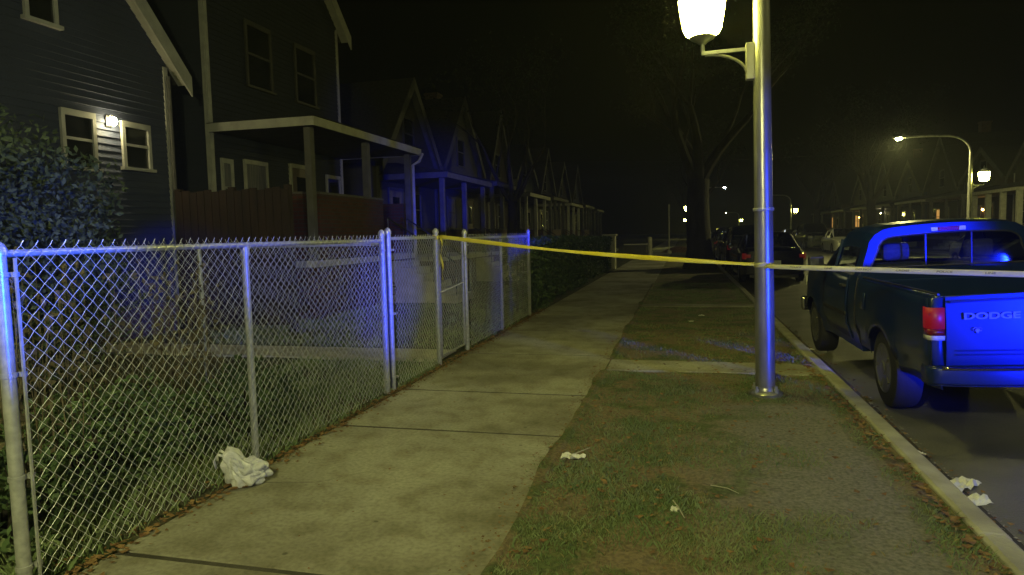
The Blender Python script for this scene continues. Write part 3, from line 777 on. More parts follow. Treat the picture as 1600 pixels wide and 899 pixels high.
c9 = copy_tree(c3); c9['label'] = 'dark sedan across the road behind the pickup roof'; c9.location = (9.5, 40, c3.location.z); c9.rotation_euler = (0, 0, PI)
c11 = copy_tree(c8); c11['label'] = 'tan sedan parked across the road beyond the dark van'; c11.location = (9.3, 60, c8.location.z)
c10 = copy_tree(c6); c10['label'] = 'small silver sedan far away across the road'; c10.location = (9.4, 67, c6.location.z)

# --------- the pickup
def pickup():
    t = empty('pickup_truck'); tag(t, 'dark pickup truck parked at the kerb with its tailgate lit blue', 'pickup truck')
    HW = .86; BL = 2.0; ZR = 1.06; L = 4.85; wl = [1.1, 3.95]; RA = .42
    def xf(y, z):
        m = .72; x = HW - .05 * ((z - m) / .4) ** 2 * (1 if z > m else 1.2)
        for wy in wl:     # flared wheel arches
            dd = math.hypot(y - wy, z - .33)
            if dd < RA + .22: x += .035 * (1 - max(0, dd - RA) / .22) ** 1.5 if dd >= RA - .02 else .035
        if z < .55: x -= .02
        e = L - y
        if e < .6: x -= .14 * (1 - e / .6) ** 2
        if y < .12: x -= .03 * (1 - y / .12) ** 2
        return x
    def zb(y): return .36 if y < BL else .33
    for s in (-1, 1):
        b = MB(); g = side_sheet(b, s, .0, BL - .02, .40, lambda y: ZR, xf, wl[:1], RA, .06)
        # rounded rail and inner wall
        rows = []
        for c in g:
            x, y, z = c[-1]
            rows.append([(x, y, z), (x - s * .012, y, z + .014), (x - s * .06, y, z + .016), (x - s * .075, y, z), (x - s * .075, y, z - .45)])
        b.grid(rows)
        b.build('bed_side', 'truck', t, smooth=True, solid=.004)
        MB().tube([(s * (HW - .085), .04, ZR + .028), (s * (HW - .085), BL - .05, ZR + .028)], .010, 8).build('bed_rail_trim', 'plastic', t, smooth=True)
    MB().box(-HW + .13, HW - .13, .05, BL - .04, .62, .66).build('bed_floor', 'bedliner', t)
    MB().box(-HW + .09, HW - .09, BL - .075, BL - .04, .62, ZR - .01).build('bed_front_wall', 'truck', t, bevel=.012)
    for s in (-1, 1): MB().prism([(wl[0] + .42 * math.cos(a), .52 + .34 * math.sin(a)) for a in np.linspace(0, PI, 15)], s * (HW - .36), s * (HW - .14), 'x').build('wheel_housing', 'bedliner', t, smooth=True)
    # tailgate with a crowned, pressed outer panel
    tg = empty('tailgate', (0, 0, 0)); tg.parent = t
    rows = []
    X = HW - .105
    for k in range(13):
        u = k / 12; z = .56 + (ZR + .015 - .56) * u
        off = -.015 - .022 * math.sin(PI * min(1, u * 1.05)) ** .5
        if .90 < u: off -= .006
        rows.append([(x, off - .012 * (1 - (x / X) ** 2), z + (.014 * (1 - (x / X) ** 2) if u == 1 else 0)) for x in np.linspace(-X, X, 21)])
    top = [(x, .045, z) for x, y, z in rows[-1]]; low = [(x, .045, z) for x, y, z in rows[-1]]
    b = MB().grid(rows); b.grid([rows[-1], top]); b.grid([top, [(x, .045, .6) for x, y, z in top]]); b.grid([[(x, .045, .56) for x, y, z in rows[0]], rows[0]])
    for e in (0, -1): b.grid([[r[e] for r in rows], [(r[e][0], .045, r[e][2]) for r in rows]])
    b.build('tailgate_panel', 'truck', tg, smooth=True)
    MB().tube([(x, -.042, ZR - .02 + .014 * (1 - (x / X) ** 2)) for x in np.linspace(-X + .02, X - .02, 15)], .009, 8).build('tailgate_lip', 'truck', tg, smooth=True)
    MB().box(-.11, .11, -.062, -.045, .93, 1.0).build('handle', 'plastic', tg, bevel=.008)
    F = Matrix(((1, 0, 0, -.475), (0, 0, -1, -.0515), (0, 1, 0, .935), (0, 0, 0, 1)))
    text_mesh('DODGE', .064, 'lettering', 'letters', tg, F, .0015, 1.55, .0022)
    bd = MB()      # small ram-like crest: horned shield outline
    for s in (-1, 1):
        bd.tube([(-.565 + s * a, -.055, .835 + c) for a, c in ((.002, .018), (.014, .022), (.026, .012), (.024, -.004), (.012, -.004), (.013, .006))], .0032, 6)
    bd.prism([(-.565 - .012, .848), (-.565 + .012, .848), (-.565 + .009, .828), (-.565, .812), (-.565 - .009, .828)], -.058, -.051, 'y')
    bd.build('crest', 'letters', tg)
    for z in (.66, .69): MB().tube([(x, -.05 - .012 * (1 - (x / X) ** 2) + .004, z) for x in np.linspace(-X + .06, X - .06, 13)], .005, 6).build('pressed_line', 'truck', tg, smooth=True)
    MB().grid([[(-(xf(y, z) + .008), y, z) for z in (.80, .96)] for y in (1.62, 1.7, 1.78)]).build('fuel_door', 'truck', t, smooth=True, solid=-.003)
    MB().tube([(-(xf(BL - .01, z) + .0), BL - .01, z) for z in np.linspace(.42, 1.08, 9)], .009, 6).build('cab_seam', 'plastic', t, smooth=True)
    # tail lights, wrap-round the corners
    for s in (-1, 1):
        tl = empty('tail_light', (0, 0, 0)); tl.parent = t
        def col(z0, z1, m, nm):
            pr = [(s * (HW - .1), -.028), (s * (HW - .045), -.026), (s * (HW - .008), -.006), (s * (HW + .002), .05), (s * (HW + .0), .1)]
            MB().grid([[(x, y, z) for (x, y) in pr] for z in (z0, z1)]).build(nm, m, tl, smooth=True, solid=-.004 * s)
        col(.845, 1.0, 'tail_truck', 'stop_lens'); col(.80, .842, 'taillens', 'turn_lens'); col(.765, .797, 'white_lens', 'reversing_lens')
        # painted corner post behind the lens
        pr = [(s * (HW - .104), -.012), (s * (HW - .05), -.012), (s * (HW - .024), .004), (s * (HW - .03), .08)]
        MB().grid([[(x, y, z) for (x, y) in pr] for z in (.5, .7, .9, ZR + .01)]).build('corner_post', 'truck', t, smooth=True, solid=.003)
    # bumper
    bp = empty('rear_bumper', (0, 0, 0)); bp.parent = t
    rows = []
    for z, o in ((.44, .0), (.46, .03), (.52, .04), (.565, .03), (.575, .0)):
        rows.append([(x, -.09 - o + .07 * (abs(x) / HW) ** 4, z) for x in np.linspace(-HW - .01, HW + .01, 23)])
    b = MB().grid(rows); b.grid([rows[-1], [(x, .0, z) for x, y, z in rows[-1]]]); b.grid([rows[0], [(x, .0, z) for x, y, z in rows[0]]])
    for e in (0, -1): b.grid([[r[e] for r in rows], [(r[e][0], .12, r[e][2]) for r in rows]])
    b.build('bumper_face', 'truck', bp, smooth=True, solid=.004)
    MB().grid([[(x, -.1195 + .07 * (abs(x) / HW) ** 4 - o, z) for x in np.linspace(-HW + .06, -.2, 9)] for z, o in ((.556, .008), (.57, .012), (.584, .0))]).build('step_trim', 'chrome', bp, smooth=True, solid=.004)
    MB().grid([[(x, -.1195 + .07 * (abs(x) / HW) ** 4 - o, z) for x in np.linspace(.2, HW - .06, 9)] for z, o in ((.556, .008), (.57, .012), (.584, .0))]).build('step_trim', 'chrome', bp, smooth=True, solid=.004)
    MB().box(-.155, .155, -.146, -.138, .42, .57).build('licence_plate', 'plate', bp, bevel=.004)
    # cab lower sides, doors, fenders, bonnet
    b = MB(); gs = []
    for s in (-1, 1):
        gs.append(side_sheet(b, s, BL, L, .33, lambda y: 1.10 - (.03 + .12 * max(0, (y - 3.6) / 1.25) ** 1.7 if y > 3.5 else 0), xf, wl[1:], RA, .08))
    rows = []
    for cl, cr in zip(*gs):
        if cl[0][1] < 3.42: continue
        a, c = Vector(cl[-1]), Vector(cr[-1]); rows.append([a.lerp(c, k / 10) + Vector((0, 0, .07 * math.sin(PI * k / 10) ** .5)) for k in range(11)])
    b.grid(rows)
    rw = []
    for p, q in zip(gs[0][-1], gs[1][-1]):
        p, q = Vector(p), Vector(q); rw.append([p.lerp(q, k / 10) + Vector((0, .07 * math.sin(PI * k / 10) ** .6, 0)) for k in range(11)])
    b.grid(rw); b.grid([rw[-1], rows[-1]])
    rw = [[Vector(p).lerp(Vector(q), k / 4) for k in range(5)] for p, q in zip(gs[0][0], gs[1][0])]
    b.grid(rw)
    b.build('cab_body', 'truck', t, smooth=True)
    for s in (-1, 1): MB().box(s * .42 - .03, s * .42 + .03, .08, L - .4, .44, .54).build('frame_rail', 'dark', t)
    for y in wl: MB().tube([(-.72, y, .345), (.72, y, .345)], .035, 8).lathe([(.04, -.13), (.12, -.08), (.14, 0), (.12, .08), (.04, .13)], (0, y, .345), 14, 'x').build('axle', 'dark', t, smooth=True)
    MB().tube([(.28, .25, .42), (.28, .9, .42)], .085, 12).build('muffler', 'dark', t, smooth=True)
    MB().box(-.6, .6, 2.1, L - .4, .42, .6).build('floor_pan', 'dark', t)
    for s in (-1, 1):
        d = empty('door', (0, 0, 0)); d.parent = t
        ys_ = [2.26, 3.36]; b = MB()
        rows = [[(s * (xf(y, z) + .006), y, z) for z in np.linspace(.42, 1.09, 9)] for y in np.linspace(2.28, 3.38, 14)]
        b.grid(rows); b.build('door_panel', 'truck', d, smooth=True, solid=.004 * s)
        MB().box(s * (HW - .03), s * (HW + .025), 2.34, 2.50, .96, .99).build('handle', 'plastic', d, bevel=.008)
        MB().grid([[(s * (xf(y, z) + .018), y, z) for z in (.66, .70)] for y in np.linspace(2.3, 3.36, 12)]).build('rub_strip', 'plastic', d, smooth=True, solid=.01)
        mr = empty('side_mirror', (0, 0, 0)); mr.parent = t
        MB().beam((s * (HW - .06), 3.22, 1.12), (s * (HW + .07), 3.2, 1.16), .05, .04).build('mirror_arm', 'plastic', mr)
        MB().box(s * (HW + .03), s * (HW + .2), 3.13, 3.22, 1.10, 1.27).build('mirror_shell', 'plastic', mr, bevel=.025)
        MB().box(s * (HW + .045), s * (HW + .185), 3.122, 3.128, 1.115, 1.255).build('mirror_glass', 'chrome', mr)
        for y in wl: wheel(t, s * (HW - .12), y, .345, .225, s < 0)
        MB().box(s * .55, s * .78, L + .0, L + .06, .78, .92).build('headlight', 'head', t, bevel=.015)
    MB().box(-.84, .84, L + .02, L + .14, .42, .62).build('front_bumper', 'chrome', t, bevel=.03)
    MB().box(-.5, .5, L + .05, L + .085, .66, .92).build('grille', 'chrome', t, bevel=.015)
    # greenhouse
    ZT_, ht, hb, zb_ = 1.585, .66, .80, 1.09
    st = [(BL + .02, ZT_ - .02, ht, hb, zb_, 'post'), (BL + .2, ZT_ + .005, ht + .005, hb + .01, zb_, 'roof'), (2.6, ZT_ + .02, ht, hb + .01, zb_, 'roof'), (3.0, ZT_ + .0, ht, hb, zb_, 'front'), (3.72, 1.16, ht * 1.08, hb - .02, zb_ - .01, 'post')]
    rings = greenhouse(t, st, 'truck', pillars=(3,), cr=.22)
    # back panel round the rear window
    out = [Vector(p) for p in rings[0]]; inn = []
    for x, z in outline(.70, .575, 1.17, 1.475, cr=.13): inn.append(Vector((x, BL + .012, z)))
    outb = [Vector((-hb, BL + .02, 1.02))] + out + [Vector((hb, BL + .02, 1.02))]
    m_ = len(out); b = MB(); vs = [p - Vector((0, .004, 0)) for p in out] + inn; b.add(vs, [(i, i + 1, m_ + i + 1, m_ + i) for i in range(m_ - 1)])
    b.add([out[0] - Vector((0, .004, 0)), out[-1] - Vector((0, .004, 0)), inn[-1], inn[0], (-hb, BL + .01, .99), (hb, BL + .01, .99)], [(0, 1, 2, 3), (4, 5, 1, 0)])
    b.build('back_panel', 'truck', t, smooth=False, solid=.012)
    MB().tube([tuple(p - Vector((0, .006, 0))) for p in inn] + [tuple(inn[0] - Vector((0, .006, 0)))], .010, 6).build('window_seal', 'plastic', t, smooth=True)
    MB().add(inn, [tuple(range(len(inn)))]).build('rear_window', 'autoglass', t)
    for s in (-1, 1):
        MB().beam((s * .2, BL + .006, 1.17), (s * .2, BL + .006, 1.49), .014, .012).build('window_bar', 'plastic', t)
    hl = empty('high_brake_light', (0, 0, 0)); hl.parent = t
    MB().box(-.09, .09, BL - .012, BL + .014, 1.505, 1.545).build('red_lens', 'taillens', hl, bevel=.006)
    for s in (-1, 1): MB().box(min(s * .093, s * .15), max(s * .093, s * .15), BL - .012, BL + .014, 1.505, 1.545).build('cargo_lens', 'white_lens', hl, bevel=.006)
    # seats, steering wheel, dashboard
    for s in (-1, 1):
        MB().box(s * .38 - .3, s * .38 + .3, BL + .25, BL + .42, .6, 1.2).build('seat', 'cloth_seat', t, bevel=.05)
        MB().box(s * .38 - .13, s * .38 + .13, BL + .27, BL + .37, 1.22, 1.4).build('headrest', 'cloth_seat', t, bevel=.04)
    MB().tube([(-.38 + .18 * math.cos(a), 3.1 + .06 * math.sin(a), 1.12 + .17 * math.sin(a)) for a in np.linspace(0, 2 * PI, 25)], .014, 6).build('steering_wheel', 'plastic', t, smooth=True)
    MB().box(-.72, .72, 3.3, 3.6, .8, 1.12).build('dashboard', 'plastic', t, bevel=.04)
    MB().box(-.11, .11, 2.98, 3.0, 1.38, 1.44).build('rear_view_mirror', 'plastic', t, bevel=.01)
    return t
tr = pickup()
tr.location = (2.60, 5.42, road_z(2.6) + .0); tr.rotation_euler = (0, math.radians(-2.2), math.radians(1.2))

# ------------------------------------------------------------------ houses
HN = [0]
def window(parent, y0, y1, z0, z1, x=.0, trim='trim', pane='pane', sash=True):
    w = .06
    f = MB()
    f.box(x, x + .045, y0, y0 + w, z0, z1).box(x, x + .045, y1 - w, y1, z0, z1).box(x, x + .047, y0 + .001, y1 - .001, z1 - w - .02, z1 + .01).box(x, x + .08, y0 - .04, y1 + .04, z0 - .05, z0)
    o = f.build('window', trim, parent)
    MB().box(x + .004, x + .014, y0 + w * .8, y1 - w * .8, z0, z1 - w * .8).build('pane', pane, o)
    if sash: MB().box(x + .006, x + .034, y0 + w, y1 - w, (z0 + z1) / 2 - .02, (z0 + z1) / 2 + .02).build('sash_bar', trim, o)
    return o
def lantern(parent, x, y, z, m='porchlight'):
    l = empty('wall_light', (x, y, z)); l.parent = parent
    MB().box(0, .02, -.05, .05, -.08, .09).build('back_plate', 'plastic', l, bevel=.005)
    MB().tube([(0, 0, .06), (.06, 0, .09), (.09, 0, .07)], .01, 8).build('bracket', 'plastic', l, smooth=True)
    MB().lathe([(.02, -.065), (.05, -.045), (.065, 0), (.05, .04), (.02, .055)], (.09, 0, 0), 14).build('bulb', m, l, smooth=True)
    return l
def gable_pt(y, W, eave, peak):
    return eave + (peak - eave) * (1 - abs(y - W / 2) / (W / 2))
def house(label, x, y, flip=False, W=5.2, D=9, eave=4.2, peak=7.2, sid='s_grey', porch=None, wins=(), door=None, trim='trim', found='brickbrown', light=None, side_w=(), rake='trim', group=None, overhang=.28, corner=True, wx=0., laps=False, chimney=False):
    t = empty('house', (x, y, 0), (0, 0, PI if flip else 0)); tag(t, label, 'house', group or ('houses across the road' if flip else 'houses behind the fences'))
    MB().prism([(0, .5), (W, .5), (W, eave), (W / 2, peak), (0, eave)], -D, 0, 'x').build('wall', sid, t)
    MB().box(-D + .03, -.0, .0 + .03, W - .03, -.4, .5).build('foundation', found, t)
    ov = overhang; sl = (peak - eave) / (W / 2); rf = MB()
    for s in (-1, 1):
        yo = W / 2 + s * (W / 2 + ov); zo = eave - sl * ov
        rf.prism([(W / 2, peak + .02), (yo, zo + .02), (yo, zo + .12), (W / 2, peak + .14)], -D - .2, .26, 'x')
    rf.build('roof', 'roof', t)
    for s in (-1, 1):
        yo = W / 2 + s * (W / 2 + ov); zo = eave - sl * ov
        MB().prism([(W / 2, peak - .22), (yo, zo - .20), (yo, zo + .13), (W / 2, peak + .15)], .262, .29, 'x').build('rake_board', rake, t)
        MB().prism([(W / 2, peak - .02), (yo, zo - .0), (yo, zo + .018), (W / 2, peak + .018)], .0, .26, 'x').build('soffit', rake, t)
    if corner:
        for yy in (0, W):
            s = -1 if yy == 0 else 1
            MB().box(-.06, .016, min(yy, yy + s * .014) - .0, max(yy, yy + s * .014), .5, eave - .05).build('corner_board', trim, t)
            MB().box(.002, .04, yy - (.0 if s < 0 else .09), yy + (.09 if s < 0 else .0), .5, eave - .05).build('corner_board', trim, t)
    if chimney:
        ch_ = MB().box(-3.2, -2.6, W * .3, W * .3 + .6, eave, peak + .9); ch_.box(-3.25, -2.55, W * .3 - .05, W * .3 + .65, peak + .9, peak + 1.0).build('chimney', 'brickbrown', t)
    if laps:
        lb_ = MB(); z = .5; p_ = .105
        while z < peak - .15:
            def half(zz): return W / 2 if zz <= eave else W / 2 * (peak - zz) / (peak - eave)
            a, b_ = half(z), half(min(z + p_, peak))
            lb_.add([(.024, W / 2 - a, z), (.024, W / 2 + a, z), (.003, W / 2 + b_, z + p_), (.003, W / 2 - b_, z + p_), (.001, W / 2 - a, z), (.001, W / 2 + a, z)], [(0, 1, 2, 3), (4, 5, 1, 0)])
            z += p_
        lb_.build('siding', sid, t)
    for w in wins: window(t, *w[:4], x=wx, trim=w[5] if len(w) > 5 else trim, pane=w[4] if len(w) > 4 else 'pane')
    for (xa, xb, z0, z1) in side_w:      # windows on the side wall facing the viewer (local y=0 or W)
        yy = W if flip else 0; s = 1 if flip else -1
        o = MB().box(-xb, -xa, min(yy, yy + s * .03), max(yy, yy + s * .03), z0, z1).build('window', trim, t)
        MB().box(-xb + .07, -xa - .07, yy + s * .031 - .002, yy + s * .031 + .002, z0 + .07, z1 - .07).build('pane', 'pane', o)
    if door:
        dy, dz = door; d = MB().box(0, .03, dy, dy + .9, dz, dz + 2.05).build('door', 'door', t)
        MB().box(.0, .05, dy - .09, dy, dz, dz + 2.13).box(.0, .05, dy + .9, dy + .99, dz, dz + 2.13).box(.0, .052, dy + .001, dy + .899, dz + 2.05, dz + 2.14).build('door_frame', trim, d)
        MB().box(.031, .036, dy + .2, dy + .7, dz + 1.1, dz + 1.85).build('door_glass', 'pane', d)
        MB().lathe([(.02, 0), (.03, .02), (.02, .05)], (.03, dy + .82, dz + 1.0), 10, 'x').build('handle', 'chrome', d)
    if porch:
        y0, y1, P, fl, ev = porch['y0'], porch['y1'], porch['d'], porch['floor'], porch['eave']
        MB().box(.02, P, y0, y1, fl - .12, fl).build('porch_floor', 'slab', t)
        kn = MB(); kb = porch.get('knee', .85)
        bm_ = porch.get('brick', 'brickred')
        kn.box(.03, P - .02, y0 + .02, y0 + .22, -.3, fl - .122).box(.03, P - .02, y1 - .22, y1 - .02, -.3, fl - .122).box(P - .22, P - .021, y0 + .221, y1 - .221, -.3, fl - .122)
        kn.build('porch_base', bm_, t)
        if kb:
            for q in ((.05, P - .25, y0 + .03, y0 + .2), (.05, P - .25, y1 - .2, y1 - .03), (P - .2, P - .03, y0 + .25, y0 + (y1 - y0) * .62)): MB().box(*q, fl, fl + kb).build('porch_wall', bm_, t)
            for q in ((.05, P - .24, y0 + .01, y0 + .22), (P - .22, P - .01, y0 + .23, y0 + (y1 - y0) * .62)): MB().box(*q, fl + kb, fl + kb + .04).build('wall_cap', 'trim_dim', t)
        nc = porch.get('cols', 3)
        for k in range(nc):
            yy = y0 + .12 + (y1 - y0 - .24) * k / (nc - 1)
            r = porch.get('cw', .08)
            MB().box(P - .12 - r, P - .12 + r, yy - r, yy + r, fl, ev - .05).build('porch_column', porch.get('ctrim', trim), t, bevel=.01)
        MB().box(.02, P + .12, y0 - .12, y1 + .12, ev - .05, ev).build('porch_ceiling', 'trim_dim', t)
        ft = porch.get('ftrim', trim)
        MB().box(P + .12, P + .15, y0 - .15, y1 + .15, ev - .06, ev + .1).box(.02, P + .119, y0 - .15, y0 - .12, ev - .06, ev + .1).box(.02, P + .119, y1 + .12, y1 + .15, ev - .06, ev + .1).build('fascia', ft, t)
        rh = porch.get('rise', .5)
        rp = MB(); a = [(.02, y0 - .2, ev + .1), (P + .22, y0 - .2, ev + .1), (P + .22, y1 + .2, ev + .1), (.02, y1 + .2, ev + .1)]
        tp_ = [(.02, y0 + .5, ev + .1 + rh), (.3, y0 + .5, ev + .1 + rh), (.3, y1 - .5, ev + .1 + rh), (.02, y1 - .5, ev + .1 + rh)]
        rp.add(a + tp_, [(0, 1, 2, 3), (4, 5, 6, 7), (0, 1, 5, 4), (1, 2, 6, 5), (2, 3, 7, 6), (3, 0, 4, 7)]); rp.build('porch_roof', 'roof', t)
        stp = MB(); sy = y0 + (y1 - y0) * .65; n_ = max(2, int(fl / .18))
        for k in range(n_): stp.box(P + .001 + k * .27, P + (k + 1) * .27 + .02, sy, sy + 1.15, -.2, fl - (k + 1) * fl / (n_ + 1))
        stp.build('porch_steps', 'slab', t)
        for s in (0, 1.1):
            rl = MB(); rl.tube([(P, sy + s + .02, fl + .85), (P + n_ * .27, sy + s + .02, .9)], .018, 8)
            for k in range(0, n_ + 1, 2): rl.tube([(P + k * .27, sy + s + .02, fl - k * fl / (n_ + 1) - .1), (P + k * .27, sy + s + .02, fl + .85 - (fl - .05) * k / n_)], .012, 6)
            rl.build('step_rail', 'plastic', t)
        if porch.get('spout'):
            sp = MB(); yy = y1 + .1
            sp.tube([(P + .2, yy, ev - .02), (P + .14, yy - .1, ev - .22), (P + .02, yy - .22, ev - .32), (P + .02, yy - .22, .1)], .04, 8); sp.build('downspout', 'trim', t, smooth=True)
    if light: lantern(t, *light)
    return t

# near house: faces the street, two small lit windows with a lamp between them
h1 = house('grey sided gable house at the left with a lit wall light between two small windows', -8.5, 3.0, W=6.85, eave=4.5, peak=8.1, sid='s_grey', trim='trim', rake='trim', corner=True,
      wx=.024, laps=True, wins=[(4.72, 5.3, 2.62, 3.42), (5.78, 6.36, 2.70, 3.40), (4.30, 4.80, 4.55, 5.6), (1.2, 2.0, 2.3, 3.5)], light=(.024, 5.56, 3.36), found='brickbrown')
MB().tube([(.06, 6.83, 4.3), (.06, 6.83, .2)], .035, 8).build('downspout', 'trim_dim', h1, smooth=True)
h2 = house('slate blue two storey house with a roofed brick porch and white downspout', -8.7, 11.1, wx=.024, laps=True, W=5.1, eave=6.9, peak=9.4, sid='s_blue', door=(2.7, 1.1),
      wins=[(.25, .6, 2.0, 3.1, 'curtain'), (.95, 1.75, 1.9, 3.15, 'curtain'), (4.2, 4.9, 1.9, 3.1), (1.2, 2.1, 4.7, 6.0, 'pane', 'trim_shade'), (3.0, 3.9, 4.7, 6.0, 'pane', 'trim_shade')],
      porch=dict(y0=.1, y1=4.95, d=2.1, floor=1.1, eave=3.62, knee=1.25, cols=3, spout=True, cw=.07, ctrim='trim_dim', rise=.12))
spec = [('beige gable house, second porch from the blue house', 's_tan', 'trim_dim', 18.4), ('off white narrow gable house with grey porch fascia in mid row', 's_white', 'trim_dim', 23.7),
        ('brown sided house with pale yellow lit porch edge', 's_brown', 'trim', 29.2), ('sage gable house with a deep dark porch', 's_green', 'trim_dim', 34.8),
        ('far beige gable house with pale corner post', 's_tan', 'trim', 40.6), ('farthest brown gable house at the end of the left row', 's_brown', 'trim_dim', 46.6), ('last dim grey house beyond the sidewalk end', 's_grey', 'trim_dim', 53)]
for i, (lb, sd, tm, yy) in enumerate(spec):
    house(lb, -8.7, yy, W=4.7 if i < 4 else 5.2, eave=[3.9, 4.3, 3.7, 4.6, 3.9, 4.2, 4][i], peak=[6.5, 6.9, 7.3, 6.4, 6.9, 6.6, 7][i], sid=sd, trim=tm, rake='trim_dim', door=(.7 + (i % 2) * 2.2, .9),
          wins=[(2.2 - (i % 2) * 1.6, 3.2 - (i % 2) * 1.6, 1.8, 3.0, 'curtain' if i % 2 else 'pane'), (1.9, 2.8, 4.3, 5.4, 'pane', 'trim_shade')], chimney=i % 3 != 1,
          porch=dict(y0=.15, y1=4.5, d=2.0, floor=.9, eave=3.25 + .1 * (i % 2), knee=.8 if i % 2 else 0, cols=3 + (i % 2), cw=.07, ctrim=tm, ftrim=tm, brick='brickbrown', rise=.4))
rspec = [('sage house across the road with a tall gable above the pickup', 's_green', 31.5, 7.2), ('white house across the road with pale porch columns', 's_white', 38.6, 6.9), ('brown house across the road with dark porch', 's_brown', 45.6, 6.6),
         ('beige house across the road with one lit curtained window', 's_tan', 52.6, 7.0), ('plain grey house across the road, fifth from the tall gable', 's_grey', 59.8, 6.6), ('blue house far across the road with a bright white porch light', 's_blue', 67, 6.8), ('tiny tan house far across the road with amber lit windows', 's_tan', 76, 6.8), ('last brown house far across the road', 's_brown', 88, 6.6)]
for i, (lb, sd, yy, pk) in enumerate(rspec):
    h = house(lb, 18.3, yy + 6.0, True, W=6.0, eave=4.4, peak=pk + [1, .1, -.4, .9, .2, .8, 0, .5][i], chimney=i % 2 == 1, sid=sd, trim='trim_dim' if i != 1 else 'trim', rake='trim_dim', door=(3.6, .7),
          wins=[(.8, 1.9, 1.5, 2.8, 'litwin' if i in (6, 7) else 'pane'), (2.4, 3.4, 4.3, 5.5), (1.9, 2.7, 1.5, 2.7, 'litwin' if i in (6, 3) else 'curtain')],
          porch=dict(y0=.2, y1=5.8, d=2.2, floor=.7, eave=3.2, knee=.7 if i % 2 else 0, cols=4 if i == 1 else 3, cw=.12 if i == 1 else .09, ctrim='trim' if i == 1 else 'trim_dim', ftrim='trim' if i in (1, 3) else 'trim_dim', brick='brickbrown', rise=.5),
          light=(.02, 2.2, 2.75, 'porchlight') if i == 5 else ((.02, 3.0, 2.5, 'amber') if i == 6 else ((.02, 3.2, 2.4, 'amber') if i == 2 else None)))

# dark wooden fence between the two nearest houses
wf = empty('wooden_fence', (-8.35, 9.75, 0)); tag(wf, 'dark reddish wooden board fence between the grey and blue houses', 'fence')
wb = MB()
for k in range(15):
    a = k * .145; wb.box(-.02 + a, .115 + a, -.012, .012, .1, 2.35 + .02 * math.sin(k * 2.1))
wb.build('boards', 'fencewood', wf, bevel=.004)
for x in (-.0, 1.05, 2.1): MB().box(x - .05, x + .05, .02, .11, -.1, 2.4).build('fence_post', 'fencewood', wf)
for z in (.5, 1.9): MB().box(-.02, 2.15, .0121, .05, z, z + .09).build('fence_rail', 'fencewood', wf)

# ------------------------------------------------------------------ planting
def leafcloud(n, fn, s0, s1, seed):
    r = np.random.RandomState(seed); vs = []; fs = []
    for _ in range(n):
        p = fn(r)
        if p is None: continue
        s = r.uniform(s0, s1); u = r.normal(size=3); u /= np.linalg.norm(u); w = np.cross(u, r.normal(size=3)); w /= np.linalg.norm(w); o = len(vs)
        a = np.array(p)
        vs += [tuple(a - u * s), tuple(a + w * s * .42), tuple(a + u * s), tuple(a - w * s * .42)]
        fs.append((o, o + 1, o + 2, o + 3))
    return vs, fs
def bush(name, label, c, R, m, n, s0=.03, s1=.06, seed=1, cat='shrub', group='shrubs in the front yards', flat=.2, stems=10):
    t = empty(name, (c[0], c[1], 0)); tag(t, label, cat, group)
    def fn(r):
        d = r.normal(size=3); d /= np.linalg.norm(d); 
        q = r.uniform(.0, 1) ** .33
        k = 1 + .32 * noise.noise(Vector(d * 2.2) + Vector((seed, 0, 0))) + .15 * noise.noise(Vector(d * 6) + Vector((seed, 3, 0)))
        if noise.noise(Vector(d * 3.5 * q) + Vector((seed, 9, 5))) < -.28: return None
        p = np.array((d[0] * R[0], d[1] * R[1], c[2] + d[2] * R[2])) * 1.0
        p[:2] *= q * k; p[2] = c[2] + d[2] * R[2] * q * k
        return p if p[2] > .02 else None
    vs, fs = leafcloud(n, fn, s0, s1, seed); quick('foliage', vs, fs, m, t)
    st = MB(); r = random.Random(seed)
    for k in range(stems):
        a = r.uniform(0, 2 * PI); q = r.uniform(.3, .8)
        st.tube([(.05 * math.cos(a), .05 * math.sin(a), -.05), (R[0] * q * .4 * math.cos(a), R[1] * q * .4 * math.sin(a), c[2] * .7), (R[0] * q * .8 * math.cos(a), R[1] * q * .8 * math.sin(a), c[2] + R[2] * .5)], [.02, .014, .006], 5)
    st.build('stems', 'bark', t)
    return t
bush('tall_shrub', 'large dense shrub in front of the grey house, rising past its lower window', (-6.4, 4.2, 1.3), (1.0, 2.25, 1.5), 'leafdark', 45000, .022, .05, 2)
bush('leafy_bush', 'pale green bushy plant close behind the nearest fence section', (-3.6, 3.35, .26), (.5, .8, .36), 'leafpale', 5200, .014, .034, 4)
bush('leafy_bush', 'low green plant behind the fence beside the white bag', (-3.35, 4.5, .22), (.4, .6, .33), 'leafgreen', 1500, .02, .045, 5)
bush('leafy_bush', 'low pale plant at the foot of the thick end post', (-3.3, 2.5, .25), (.35, .45, .33), 'leafgreen', 1300, .02, .045, 6)
